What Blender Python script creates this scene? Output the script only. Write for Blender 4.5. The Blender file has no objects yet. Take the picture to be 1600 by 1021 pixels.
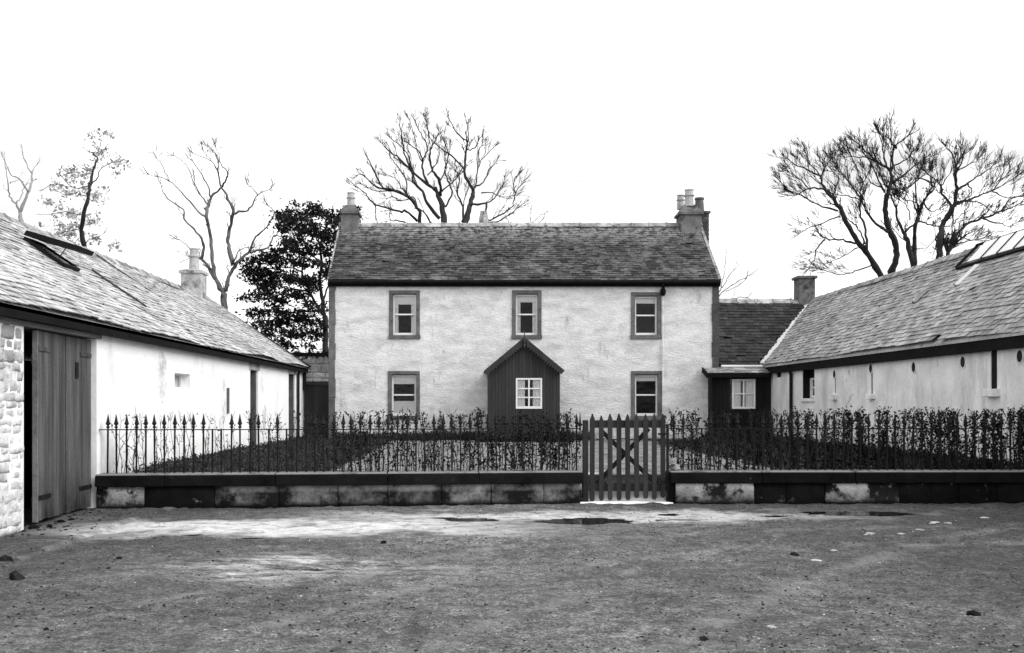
import bpy, math, random
from mathutils import Vector, noise
rnd = random.Random(11)
S = bpy.context.scene
COL = S.collection
R = math.radians

# ------------------------------------------------------------------ camera, sky, sun, exposure
cd = bpy.data.cameras.new('camera'); cam = bpy.data.objects.new('camera', cd); COL.objects.link(cam)
cam.location = (0, 0, 1.5); cam.rotation_euler = (R(90), 0, 0)
cd.sensor_width = 36; cd.lens = 1500 / 1600 * 36
cd.shift_x = 60 / 1600; cd.shift_y = (632 - 510.5) / 1600
cd.clip_start = .1; cd.clip_end = 2000
S.camera = cam
SUN_EL, SUN_AZ = 38, 116          # azimuth clockwise from +Y
sd = bpy.data.lights.new('sun', 'SUN'); sd.energy = 1.5; sd.angle = R(40); sd.color = (1, 1, 1)
sun = bpy.data.objects.new('sun', sd); COL.objects.link(sun)
_d = Vector((math.sin(R(SUN_AZ)) * math.cos(R(SUN_EL)), math.cos(R(SUN_AZ)) * math.cos(R(SUN_EL)), math.sin(R(SUN_EL))))
sun.rotation_euler = _d.to_track_quat('Z', 'Y').to_euler()
W = bpy.data.worlds.new('World'); S.world = W; W.use_nodes = True
nt = W.node_tree; nt.nodes.clear()
def N(t, nt_=None, **kw):
    n = (nt_ or nt).nodes.new(t)
    for k, v in kw.items():
        if k.startswith('i_'): n.inputs[k[2:].replace('_', ' ')].default_value = v
        else: setattr(n, k, v)
    return n
sky = N('ShaderNodeTexSky', sky_type='NISHITA', sun_disc=False); sky.sun_elevation = R(SUN_EL); sky.sun_rotation = R(SUN_AZ)
bw = N('ShaderNodeRGBToBW'); nt.links.new(sky.outputs[0], bw.inputs[0])
tc = N('ShaderNodeTexCoord'); sp = N('ShaderNodeSeparateXYZ'); nt.links.new(tc.outputs['Generated'], sp.inputs[0])
ad = N('ShaderNodeMath', operation='MAXIMUM'); nt.links.new(sp.outputs[2], ad.inputs[0]); ad.inputs[1].default_value = .02
ad2 = N('ShaderNodeMath', operation='ADD'); nt.links.new(ad.outputs[0], ad2.inputs[0]); ad2.inputs[1].default_value = .16
cx = N('ShaderNodeMath', operation='DIVIDE'); nt.links.new(sp.outputs[0], cx.inputs[0]); nt.links.new(ad2.outputs[0], cx.inputs[1])
cy = N('ShaderNodeMath', operation='DIVIDE'); nt.links.new(sp.outputs[1], cy.inputs[0]); nt.links.new(ad2.outputs[0], cy.inputs[1])
cb = N('ShaderNodeCombineXYZ'); nt.links.new(cx.outputs[0], cb.inputs[0]); nt.links.new(cy.outputs[0], cb.inputs[1])
mpn = N('ShaderNodeMapping'); mpn.inputs['Scale'].default_value = (.75, 1.5, 1); mpn.inputs['Location'].default_value = (3.4, 8.8, 0)
mpn.inputs['Rotation'].default_value = (0, 0, R(-12))
nt.links.new(cb.outputs[0], mpn.inputs[0])
nz = N('ShaderNodeTexNoise'); nz.inputs['Scale'].default_value = 1.1; nz.inputs['Detail'].default_value = 6; nz.inputs['Roughness'].default_value = .48; nz.inputs['Distortion'].default_value = .3
nt.links.new(mpn.outputs[0], nz.inputs[0])
rp = N('ShaderNodeMapRange'); rp.inputs['From Min'].default_value = .30; rp.inputs['From Max'].default_value = .66
rp.inputs['To Min'].default_value = 4.7; rp.inputs['To Max'].default_value = 9.0
nt.links.new(nz.outputs[0], rp.inputs[0])
mx = N('ShaderNodeMath', operation='MULTIPLY_ADD'); nt.links.new(bw.outputs[0], mx.inputs[0]); mx.inputs[1].default_value = .03; nt.links.new(rp.outputs[0], mx.inputs[2])
bg = N('ShaderNodeBackground'); bg.inputs['Strength'].default_value = .1; nt.links.new(mx.outputs[0], bg.inputs[0])
wo = N('ShaderNodeOutputWorld'); nt.links.new(bg.outputs[0], wo.inputs[0])
S.view_settings.view_transform = 'Standard'; S.view_settings.look = 'None'
S.view_settings.exposure = 0.86; S.view_settings.gamma = 1; S.view_settings.use_curve_mapping = False
S.render.engine = 'CYCLES'

# ------------------------------------------------------------------ helpers
def at(px, py, Y):
    return Vector(((px - 740) / 1500 * Y, Y, 1.5 + (632 - py) / 1500 * Y))
WL = {}
def wloc(o): return WL.get(o.name, Vector((0, 0, 0)))
class MB:
    def __init__(s): s.v = []; s.f = []
    def quad(s, *p):
        i = len(s.v); s.v += [tuple(q) for q in p]; s.f.append(tuple(range(i, i + len(p))))
    def hexa(s, c):      # c: 4 bottom corners then 4 top corners
        i = len(s.v); s.v += [tuple(q) for q in c]
        for q in ((3, 2, 1, 0), (4, 5, 6, 7), (0, 1, 5, 4), (1, 2, 6, 5), (2, 3, 7, 6), (3, 0, 4, 7)):
            s.f.append(tuple(i + k for k in q))
    def box(s, x0, x1, y0, y1, z0, z1):
        s.hexa([(x0, y0, z0), (x1, y0, z0), (x1, y1, z0), (x0, y1, z0), (x0, y0, z1), (x1, y0, z1), (x1, y1, z1), (x0, y1, z1)]); return s
    def mbox(s, M, u0, u1, z0, z1, d0, d1, j=0):
        def q(u, d, z): return M(u + rnd.uniform(-j, j), z + rnd.uniform(-j, j), d + rnd.uniform(-j, j))
        s.hexa([q(u0, d0, z0), q(u1, d0, z0), q(u1, d1, z0), q(u0, d1, z0), q(u0, d0, z1), q(u1, d0, z1), q(u1, d1, z1), q(u0, d1, z1)]); return s
    def bar(s, a, b, w, h=None, up=(0, 0, 1)):
        a = Vector(a); b = Vector(b); t = (b - a).normalized(); x = t.cross(Vector(up)); x = x.normalized() if x.length > 1e-4 else Vector((1, 0, 0)); y = x.cross(t)
        h = h or w; x *= w / 2; y *= h / 2
        s.hexa([a - x - y, a + x - y, a + x + y, a - x + y, b - x - y, b + x - y, b + x + y, b - x + y]); return s
    def prism(s, poly, ex):
        n = len(poly); i = len(s.v); ex = Vector(ex)
        s.v += [tuple(p) for p in poly] + [tuple(Vector(p) + ex) for p in poly]
        s.f.append(tuple(i + k for k in range(n - 1, -1, -1))); s.f.append(tuple(i + n + k for k in range(n)))
        for k in range(n):
            l = (k + 1) % n; s.f.append((i + k, i + l, i + n + l, i + n + k))
        return s
    def tube(s, pts, rad, n=6):
        pts = [Vector(p) for p in pts]; base = len(s.v)
        ref = Vector((.31, .87, .13))
        for k, p in enumerate(pts):
            t = (pts[min(k + 1, len(pts) - 1)] - pts[max(k - 1, 0)])
            t = t.normalized() if t.length > 1e-6 else Vector((0, 0, 1))
            x = t.cross(ref).normalized(); y = t.cross(x)
            r = rad[k] if isinstance(rad, (list, tuple)) else rad
            for a in range(n):
                an = 2 * math.pi * a / n; s.v.append(tuple(p + x * math.cos(an) * r + y * math.sin(an) * r))
        for k in range(len(pts) - 1):
            for a in range(n):
                b = (a + 1) % n; s.f.append((base + k * n + a, base + k * n + b, base + (k + 1) * n + b, base + (k + 1) * n + a))
        if n > 4:
            s.f.append(tuple(base + a for a in range(n - 1, -1, -1))); e = base + (len(pts) - 1) * n; s.f.append(tuple(e + a for a in range(n)))
        return s
    def lathe(s, c, prof, n=12):
        c = Vector(c); return s.tube_z([(c.x, c.y, c.z + z) for r, z in prof], [r for r, z in prof], n)
    def tube_z(s, pts, rad, n):
        base = len(s.v)
        for p, r in zip(pts, rad):
            for a in range(n):
                an = 2 * math.pi * a / n; s.v.append((p[0] + math.cos(an) * r, p[1] + math.sin(an) * r, p[2]))
        for k in range(len(pts) - 1):
            for a in range(n):
                b = (a + 1) % n; s.f.append((base + k * n + a, base + k * n + b, base + (k + 1) * n + b, base + (k + 1) * n + a))
        s.f.append(tuple(base + a for a in range(n - 1, -1, -1))); e = base + (len(pts) - 1) * n; s.f.append(tuple(e + a for a in range(n)))
        return s
    def mesh(s, name, m, smooth=False):
        me = bpy.data.meshes.new(name); me.from_pydata(s.v, [], s.f); me.materials.append(m)
        if smooth: me.polygons.foreach_set('use_smooth', [True] * len(me.polygons))
        me.update(); return me
    def build(s, name, m, parent=None, smooth=False, kind=None, bevel=0):
        return link(name, s.mesh(name, m, smooth), parent, kind, bevel)
def link(name, me, parent=None, kind=None, bevel=0):
    o = bpy.data.objects.new(name, me); COL.objects.link(o); WL[o.name] = Vector((0, 0, 0))
    if parent: o.parent = parent; o.location = -wloc(parent)
    if kind: o['kind'] = kind
    if bevel:
        b = o.modifiers.new('bevel', 'BEVEL'); b.width = bevel; b.segments = 2; b.limit_method = 'ANGLE'
    return o
def tag(o, label, cat, group=None, kind=None):
    o['label'] = label; o['category'] = cat
    if group: o['group'] = group
    if kind: o['kind'] = kind
    return o
def thing(name, label, cat, loc=(0, 0, 0), group=None):
    o = bpy.data.objects.new(name, None); COL.objects.link(o); o.location = loc; WL[o.name] = Vector(loc)
    o.empty_display_size = .2
    return tag(o, label, cat, group)
def copy_tree(o, delta, parent=None, top=True):
    c = o.copy(); COL.objects.link(c)
    if top: c.location = Vector(o.location) + Vector(delta); WL[c.name] = wloc(o) + Vector(delta)
    else: c.parent = parent; WL[c.name] = wloc(o)
    for ch in list(o.children): copy_tree(ch, delta, c, False)
    return c

# ------------------------------------------------------------------ materials (all grey, as the plate is black and white)
def mat(name, lo, hi, scale=3, detail=6, rough=.85, bump=.2, bscale=None, st=(1, 1, 1), isl=0, fine=.0, fscale=40, c=(.35, .65), spec=.3, blot=None, blot_scale=.6, blot_c=(.5, .62), blot_st=(1, 1, 1), pits=None, bdist=.02):
    m = bpy.data.materials.new(name); m.use_nodes = True; t = m.node_tree; t.nodes.clear(); L = t.links.new
    g = N('ShaderNodeNewGeometry', t); mp = N('ShaderNodeMapping', t); mp.inputs['Scale'].default_value = st; L(g.outputs['Position'], mp.inputs[0])
    n1 = N('ShaderNodeTexNoise', t); n1.inputs['Scale'].default_value = scale; n1.inputs['Detail'].default_value = detail; n1.inputs['Roughness'].default_value = .62; L(mp.outputs[0], n1.inputs[0])
    r = N('ShaderNodeMapRange', t); r.inputs['From Min'].default_value = c[0]; r.inputs['From Max'].default_value = c[1]; r.inputs['To Min'].default_value = lo; r.inputs['To Max'].default_value = hi
    L(n1.outputs[0], r.inputs[0]); v = r.outputs[0]
    if isl:
        oi = N('ShaderNodeObjectInfo', t); a = N('ShaderNodeMath', t, operation='ADD'); L(oi.outputs['Random'], a.inputs[0]); L(g.outputs['Random Per Island'], a.inputs[1])
        fr = N('ShaderNodeMath', t, operation='FRACT'); L(a.outputs[0], fr.inputs[0])
        ir = N('ShaderNodeMapRange', t); ir.inputs['To Min'].default_value = 1 - isl; ir.inputs['To Max'].default_value = 1 + isl; L(fr.outputs[0], ir.inputs[0])
        mu = N('ShaderNodeMath', t, operation='MULTIPLY'); L(v, mu.inputs[0]); L(ir.outputs[0], mu.inputs[1]); v = mu.outputs[0]
    if fine:
        n2 = N('ShaderNodeTexNoise', t); n2.inputs['Scale'].default_value = fscale; n2.inputs['Detail'].default_value = 5; n2.inputs['Roughness'].default_value = .75; L(g.outputs['Position'], n2.inputs[0])
        fr2 = N('ShaderNodeMapRange', t); fr2.inputs['From Min'].default_value = .3; fr2.inputs['From Max'].default_value = .7; fr2.inputs['To Min'].default_value = 1 - fine; fr2.inputs['To Max'].default_value = 1 + fine; L(n2.outputs[0], fr2.inputs[0])
        mu = N('ShaderNodeMath', t, operation='MULTIPLY'); L(v, mu.inputs[0]); L(fr2.outputs[0], mu.inputs[1]); v = mu.outputs[0]
    for bl in (blot or []):      # (value, scale, from, to, stretch)
        bm_ = N('ShaderNodeMapping', t); bm_.inputs['Scale'].default_value = bl[4] if len(bl) > 4 else (1, 1, 1); bm_.inputs['Location'].default_value = (bl[1] * 3.3, 1.7, .4); L(g.outputs['Position'], bm_.inputs[0])
        n3 = N('ShaderNodeTexNoise', t); n3.inputs['Scale'].default_value = bl[1]; n3.inputs['Detail'].default_value = 7; n3.inputs['Roughness'].default_value = .68; L(bm_.outputs[0], n3.inputs[0])
        r3 = N('ShaderNodeMapRange', t); r3.inputs['From Min'].default_value = bl[2]; r3.inputs['From Max'].default_value = bl[3]; L(n3.outputs[0], r3.inputs[0])
        fac = r3.outputs[0]
        if len(bl) > 5:      # grows between two heights
            sz = N('ShaderNodeSeparateXYZ', t); L(g.outputs['Position'], sz.inputs[0]); zr = N('ShaderNodeMapRange', t); zr.inputs['From Min'].default_value = bl[5][0]; zr.inputs['From Max'].default_value = bl[5][1]; L(sz.outputs[2], zr.inputs[0])
            zm = N('ShaderNodeMath', t, operation='MULTIPLY'); L(fac, zm.inputs[0]); L(zr.outputs[0], zm.inputs[1]); fac = zm.outputs[0]
        mm = N('ShaderNodeMix', t, data_type='FLOAT'); L(fac, mm.inputs[0]); L(v, mm.inputs[2]); mm.inputs[3].default_value = bl[0]; v = mm.outputs[0]
    p = N('ShaderNodeBsdfPrincipled', t); p.inputs['Roughness'].default_value = rough; p.inputs['Specular IOR Level'].default_value = spec
    cc = N('ShaderNodeCombineColor', t)
    for k in range(3): L(v, cc.inputs[k])
    L(cc.outputs[0], p.inputs['Base Color'])
    if bump:
        nb = N('ShaderNodeTexNoise', t); nb.inputs['Scale'].default_value = bscale or scale * 4; nb.inputs['Detail'].default_value = 6; nb.inputs['Roughness'].default_value = .65; L(mp.outputs[0], nb.inputs[0])
        b = N('ShaderNodeBump', t); b.inputs['Strength'].default_value = bump; b.inputs['Distance'].default_value = bdist; L(nb.outputs[0], b.inputs['Height']); L(b.outputs[0], p.inputs['Normal'])
    o = N('ShaderNodeOutputMaterial', t); L(p.outputs[0], o.inputs[0]); m['v'] = 1
    return m
M = {}
M['harl'] = mat('harled_lime_wall', .6, .84, 1.6, 9, .9, .75, 9, st=(1, 1, 2.4), fine=.15, fscale=20, blot=[(.5, 1.1, .52, .70, (1, 1, 2.2)), (.36, 4, .60, .74, (1, 1, .3)), (.34, 2.4, .62, .72), (.42, 13, .66, .76), (.3, 5, .35, .7, (1, 1, .4), (1.1, .4))], bdist=.04)
M['white'] = mat('whitewashed_wall', .86, .92, 1.2, 6, .9, .6, 9, fine=.05, blot=[(.66, 1.3, .6, .76, (1, 1, .3)), (.5, 7, .7, .8), (.5, .45, .6, .66), (.35, 6, .35, .7, (1, 1, .4), (.9, .3))])
M['rwall'] = mat('stained_limewash_wall', .68, .9, 1.4, 8, .9, .6, 12, fine=.08, fscale=22, blot=[(.42, 1.7, .5, .72, (1, 1, .2)), (.4, 5, .6, .74, (1, 1, .3)), (.34, 1.1, .62, .68), (.4, 4, .35, .65, (1, 1, .4), (.95, .35))])
M['rubble'] = mat('whitewashed_rubble', .55, .82, 6, 9, .92, 1, 30, isl=.05, fine=.2, fscale=30, blot=[(.3, 9, .58, .7), (.16, 22, .62, .7), (.34, .9, .5, .6)], bdist=.03)
M['slate_house'] = mat('dark_mossy_slate', .024, .065, 1.3, 9, .75, .6, 14, isl=.75, fine=.5, fscale=14, blot=[(.15, 1.7, .52, .66, (1, 1, 1.4)), (.16, 9, .6, .68), (.3, 5, .42, .56, (1, 1, 1), (6.7, 7.6))])
M['slate_left'] = mat('pale_weathered_slate', .36, .58, 1.3, 8, .7, .6, 14, isl=.32, fine=.32, fscale=18, blot=[(.09, 6, .6, .68), (.2, .8, .58, .72), (.04, 14, .64, .7)])
M['slate_right'] = mat('grey_weathered_slate', .24, .42, 1.0, 8, .72, .6, 14, isl=.35, fine=.35, fscale=18, blot=[(.09, 4.2, .58, .68), (.13, .7, .56, .72), (.04, 14, .64, .7)])
M['slate_link'] = mat('dark_slate', .012, .03, 1.6, 8, .72, .5, 14, isl=.6, fine=.4, fscale=18, blot=[(.12, 5, .62, .7)])
M['ridge'] = mat('lichened_ridge_stone', .2, .42, 4, 8, .9, .6, 20, isl=.3, fine=.2, blot=[(.07, 5, .52, .64)])
M['lead'] = mat('pale_lead', .58, .74, 3, 6, .6, .3, 12, blot=[(.3, 4, .6, .7)])
M['dress'] = mat('grey_dressed_stone', .10, .17, 4, 8, .85, .6, 24, isl=.14, fine=.25, fscale=40, spec=.1, blot=[(.07, 6, .58, .7)])
M['quoin'] = mat('dark_quoin_stone', .05, .085, 4, 8, .85, .5, 24, isl=.2, fine=.2)
M['chim'] = mat('sooty_chimney_render', .09, .19, 3, 8, .9, .6, 18, fine=.25, blot=[(.03, 3, .5, .64)])
M['chim_l'] = mat('pale_chimney_render', .34, .52, 3, 8, .9, .6, 18, fine=.2, blot=[(.14, 3, .5, .64)])
M['brick'] = mat('sooty_brick', .05, .1, 5, 8, .9, .6, 20, isl=.4)
M['pot'] = mat('pale_chimney_pot', .36, .5, 6, 5, .7, .2, 20, blot=[(.2, 4, .52, .66)])
M['pot_d'] = mat('dark_chimney_pot', .08, .13, 6, 5, .7, .2, 20)
M['board'] = mat('painted_porch_board', .028, .045, 3, 6, .7, .25, 30, (1, 1, .15), isl=.16, spec=.15)
M['blackboard'] = mat('tarred_board', .006, .012, 3, 6, .7, .25, 30, (1, 1, .15), isl=.3, spec=.12)
M['barn_door'] = mat('weathered_door_board', .05, .115, 7, 8, .8, .7, 22, (1, 1, .09), isl=.22, fine=.3, spec=.15, blot=[(.02, 1.3, .56, .72, (1, 1, .5)), (.015, 3, .35, .6, (1, 1, .4), (.7, .1))])
M['beam'] = mat('weathered_lintel_beam', .12, .24, 6, 8, .8, .6, 22, (1, .12, 1), fine=.2)
M['iron'] = mat('black_iron', .006, .014, 8, 5, .6, .2, 40, spec=.15)
M['fascia'] = mat('shadow_black_eaves_board', .004, .009, 4, 5, .8, .2, 30, spec=.1)
M['gate'] = mat('grey_painted_gate', .024, .045, 6, 6, .75, .35, 30, (1, 1, .12), isl=.25, fine=.25, spec=.1)
M['sash'] = mat('white_sash_paint', .74, .82, 6, 4, .5, .1, 40)
M['cloth'] = mat('white_curtain', .9, .95, 7, 4, .9, .1, 20, (1, 1, .08))
M['blind'] = mat('pale_blind', .82, .88, 5, 4, .9, .05, 30)
M['inside'] = mat('dark_interior', .01, .02, 3, 3, .9, 0)
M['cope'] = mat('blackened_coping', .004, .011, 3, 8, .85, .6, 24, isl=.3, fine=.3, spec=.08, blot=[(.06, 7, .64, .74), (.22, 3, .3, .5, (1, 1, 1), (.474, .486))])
M['block'] = mat('stained_stone_shaded_foot', .05, .2, 2.2, 8, .9, .8, 18, isl=.12, fine=.4, fscale=25, spec=.1, blot=[(.01, 1.9, .42, .56), (.3, 4, .62, .74), (.3, 3, .4, .6, (1, 1, 1), (.2, .3)), (.006, 4, .2, .3, (1, 1, 1), (.08, .02))])  # last blot paints the shadow line along the wall foot
M['block_l'] = mat('pale_stone_shaded_foot', .22, .42, 2.6, 8, .9, .9, 18, fine=.35, spec=.15, blot=[(.02, 4.5, .52, .60), (.006, 1.1, .50, .56), (.03, 6, .3, .62, (1, 1, 1), (.24, .05)), (.006, 4, .2, .3, (1, 1, 1), (.08, .02))])  # last blot is the same painted shadow at the foot
M['block_d'] = mat('black_mossy_stone_shaded_foot', .004, .01, 3, 8, .9, .8, 18, fine=.3, spec=.08, blot=[(.2, 3.2, .60, .68), (.006, 4, .2, .3, (1, 1, 1), (.08, .02))])  # black foot band again stands for shadow at the ground
M['bark'] = mat('dark_bark', .018, .04, 4, 6, .9, .6, 20, (1, 1, .4))
M['bark_g'] = mat('grey_bark', .09, .18, 4, 6, .9, .6, 20, (1, 1, .4), blot=[(.02, .5, .5, .58)])
M['bark_p'] = mat('pale_halation_bark', .26, .36, 4, 6, .9, .3, 20, (1, 1, .4))  # bark lightened to paint in the bright sky's halation
M['twig'] = mat('dark_twigs', .02, .04, 4, 2, .9, 0)
M['leaf_d'] = mat('dark_leaves', .008, .022, 1.5, 4, .7, 0, isl=.4, spec=.1)
M['leaf_p'] = mat('pale_halation_leaves', .3, .6, .3, 4, .7, 0, isl=.25, c=(.4, .6))  # leaves paled in colour for the same sky halation
M['leaf_h'] = mat('hedge_leaves', .007, .022, 1.5, 4, .75, 0, isl=.6, spec=.08)
M['soil'] = mat('dark_garden_soil', .014, .035, 2, 8, .9, .7, 18, fine=.4, bdist=.05)
M['gravel'] = mat('pale_gravel_path', .14, .3, 3, 9, .9, .8, 30, fine=.5, fscale=14, blot=[(.05, 4, .52, .62)], bdist=.05)
M['white_step'] = mat('whitened_step', .84, .92, 4, 6, .8, .5, 20, blot=[(.5, 9, .66, .74)])
M['clod'] = mat('dark_clod', .008, .03, 10, 5, .95, .9, 50, isl=.5, spec=.1)
M['chip'] = mat('pale_stone_chip', .3, .6, 18, 5, .8, .8, 50, isl=.3)
M['grass'] = mat('dark_grass', .02, .045, 5, 5, .8, 0, isl=.4)

def glass():
    m = bpy.data.materials.new('window_glass'); m.use_nodes = True; t = m.node_tree; t.nodes.clear(); L = t.links.new
    tr = N('ShaderNodeBsdfTransparent', t); tr.inputs[0].default_value = (.93, .93, .93, 1)
    gl = N('ShaderNodeBsdfGlossy', t); gl.inputs['Roughness'].default_value = .04; gl.inputs[0].default_value = (.9, .9, .9, 1)
    nb = N('ShaderNodeTexNoise', t); nb.inputs['Scale'].default_value = 3; b = N('ShaderNodeBump', t); b.inputs['Strength'].default_value = .25; b.inputs['Distance'].default_value = .02
    g = N('ShaderNodeNewGeometry', t); L(g.outputs['Position'], nb.inputs[0]); L(nb.outputs[0], b.inputs['Height']); L(b.outputs[0], gl.inputs['Normal'])
    fr = N('ShaderNodeFresnel', t); fr.inputs[0].default_value = 1.36
    mx_ = N('ShaderNodeMixShader', t); L(fr.outputs[0], mx_.inputs[0]); L(tr.outputs[0], mx_.inputs[1]); L(gl.outputs[0], mx_.inputs[2])
    o = N('ShaderNodeOutputMaterial', t); L(mx_.outputs[0], o.inputs[0]); return m
M['glass'] = glass()
def simple(name, v, rough, spec=.5, metal=0):
    m = bpy.data.materials.new(name); m.use_nodes = True; p = m.node_tree.nodes['Principled BSDF']
    p.inputs['Base Color'].default_value = (v, v, v, 1); p.inputs['Roughness'].default_value = rough; p.inputs['Specular IOR Level'].default_value = spec; p.inputs['Metallic'].default_value = metal
    return m
M['puddle'] = simple('puddle_water', .015, .03, .5)
M['rooflight'] = mat('sky_white_roof_glass', .8, .9, 3, 3, .25, .1, 10, spec=.6)  # sky reflected in the panes, painted as a white base colour

def ground_mat():
    m = bpy.data.materials.new('muddy_yard'); m.use_nodes = True; t = m.node_tree; t.nodes.clear(); L = t.links.new
    g = N('ShaderNodeNewGeometry', t); P_ = g.outputs['Position']
    def nz_(scale, det=8, ro=.65, st=None, loc=(0, 0, 0), rot=0):
        src = P_
        if st or rot:
            mp = N('ShaderNodeMapping', t); mp.inputs['Scale'].default_value = st or (1, 1, 1); mp.inputs['Location'].default_value = loc; mp.inputs['Rotation'].default_value = (0, 0, rot); L(P_, mp.inputs[0]); src = mp.outputs[0]
        n = N('ShaderNodeTexNoise', t); n.inputs['Scale'].default_value = scale; n.inputs['Detail'].default_value = det; n.inputs['Roughness'].default_value = ro; L(src, n.inputs[0]); return n.outputs[0]
    def mr(x, a, b, c, d):
        r = N('ShaderNodeMapRange', t); r.inputs['From Min'].default_value = a; r.inputs['From Max'].default_value = b; r.inputs['To Min'].default_value = c; r.inputs['To Max'].default_value = d; L(x, r.inputs[0]); return r.outputs[0]
    def mth(op, a, b):
        n = N('ShaderNodeMath', t, operation=op)
        for i, x in enumerate((a, b)):
            if isinstance(x, (int, float)): n.inputs[i].default_value = x
            else: L(x, n.inputs[i])
        return n.outputs[0]
    def mixf(f, a, b):
        n = N('ShaderNodeMix', t, data_type='FLOAT'); L(f, n.inputs[0])
        for i, x in ((2, a), (3, b)):
            if isinstance(x, (int, float)): n.inputs[i].default_value = x
            else: L(x, n.inputs[i])
        return n.outputs[0]
    base = mr(nz_(.45, 6), .35, .65, .07, .145)
    mid = mr(nz_(4.5, 9, .78), .34, .66, .45, 1.6)
    fine = mth('MULTIPLY', mr(nz_(24, 8, .9), .42, .58, .3, 1.75), mr(nz_(60, 4, .8, (1, 1, 1), (3, 1, 2)), .42, .58, .5, 1.5))
    v = mth('MULTIPLY', mth('MULTIPLY', base, mid), fine)
    v = mixf(mr(nz_(15, 5, .7), .60, .68, 0, .85), v, .02)          # dark crumbs
    v = mixf(mr(nz_(23, 3, .6, (1, 1, 1), (7, 3, 1)), .70, .74, 0, .8), v, .45)    # pale grit
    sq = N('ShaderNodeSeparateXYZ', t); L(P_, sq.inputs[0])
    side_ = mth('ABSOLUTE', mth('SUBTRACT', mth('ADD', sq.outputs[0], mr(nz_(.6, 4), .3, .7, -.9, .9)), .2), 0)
    v = mth('MULTIPLY', v, mr(side_, 1.0, 4.6, 1.3, .62))  # vignette put into the ground colour, darker towards both sides
    # damp silt band by the wall and mid-yard patch: wet-mud glare painted as pale colour
    sx = N('ShaderNodeSeparateXYZ', t); L(P_, sx.inputs[0])
    wob = mr(nz_(.7, 5, .6), .3, .7, -.55, .55)
    def band(y0, hw, x0, x1, amp):
        dy = mth('ABSOLUTE', mth('SUBTRACT', mth('ADD', sx.outputs[1], wob), y0), 0)
        by = mr(dy, hw * .35, hw, 1, 0); bx = mth('MULTIPLY', mr(sx.outputs[0], x0, x0 + 1.5, 0, 1), mr(sx.outputs[0], x1 - 2.4, x1, 1, 0))
        return mth('MULTIPLY', mth('MULTIPLY', by, bx), amp)
    f1 = band(11.7, .95, -5.5, 1.4, .95); f2 = band(12.9, .8, -2.5, 5.8, .7); f3 = mth('MULTIPLY', band(8.9, .85, -3.4, .5, .8), mr(nz_(2.2, 6, .7, (1, 3, 1), (0, 0, 0), .2), .4, .6, 0, 1))
    glare = mth('MULTIPLY', mr(nz_(8, 6, .7), .3, .7, .5, .86), mr(nz_(30, 4, .7), .3, .7, .8, 1.2))  # pale albedo holds the sky glare of the wet mud
    f = mth('MAXIMUM', mth('MAXIMUM', f1, f2), f3)
    v = mixf(f, v, glare)
    v = mixf(mr(nz_(3.2, 7, .75, (1, 1.6, 1), (5, 0, 0)), .49, .6, 0, .62), v, .03)       # damp patches
    ru = N('ShaderNodeMapping', t); ru.inputs['Location'].default_value = (1.2, -8.95, 0); L(P_, ru.inputs[0]); rl = N('ShaderNodeVectorMath', t, operation='LENGTH')
    rs = N('ShaderNodeMapping', t); rs.vector_type = 'TEXTURE'; rs.inputs['Rotation'].default_value = (0, 0, .22); rs.inputs['Scale'].default_value = (1.0, .34, 1); L(ru.outputs[0], rs.inputs[0]); L(rs.outputs[0], rl.inputs[0])
    rn = N('ShaderNodeTexNoise', t); rn.inputs['Scale'].default_value = 2.6; rn.inputs['Detail'].default_value = 8; rn.inputs['Roughness'].default_value = .75; L(rs.outputs[0], rn.inputs[0])
    v = mixf(mth('MULTIPLY', mr(rl.outputs['Value'], .45, 1.0, 1, 0), mr(rn.outputs[0], .5, .56, 0, .95)), v, .02)    # rutted wet mud
    # cart wheel tracks: smeared finer mud
    for n_, (tx, ty, tr) in enumerate(TRACKS):
        ex_ = mth('SUBTRACT', sx.outputs[0], tx); ey_ = mth('SUBTRACT', sx.outputs[1], ty)
        dd_ = mth('ABSOLUTE', mth('ADD', mth('SUBTRACT', mth('SQRT', mth('ADD', mth('MULTIPLY', ex_, ex_), mth('MULTIPLY', ey_, ey_)), 0), tr), mr(nz_(1.1, 3), .3, .7, -.1, .1)), 0)
        v = mixf(mth('MULTIPLY', mr(dd_, .03, .17, .6, 0), mr(nz_(1.3, 5, .7, (1, 1, 1), (n_, 2, 0)), .45, .6, 0, 1)), v, mth('MULTIPLY', .26, mr(nz_(30, 4, .8), .35, .65, .6, 1.4)))
    p = N('ShaderNodeBsdfPrincipled', t); cc = N('ShaderNodeCombineColor', t)
    for k in range(3): L(v, cc.inputs[k])
    L(cc.outputs[0], p.inputs['Base Color']); L(mixf(f, .85, .45), p.inputs['Roughness']); p.inputs['Specular IOR Level'].default_value = .4
    b1 = N('ShaderNodeBump', t); b1.inputs['Strength'].default_value = .9; b1.inputs['Distance'].default_value = .045
    h = mth('ADD', nz_(9, 8, .7), mth('MULTIPLY', nz_(45, 5, .7), .5)); L(mth('MULTIPLY', h, mixf(f, 1, .35)), b1.inputs['Height']); L(b1.outputs[0], p.inputs['Normal'])
    o = N('ShaderNodeOutputMaterial', t); L(p.outputs[0], o.inputs[0]); return m


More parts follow.
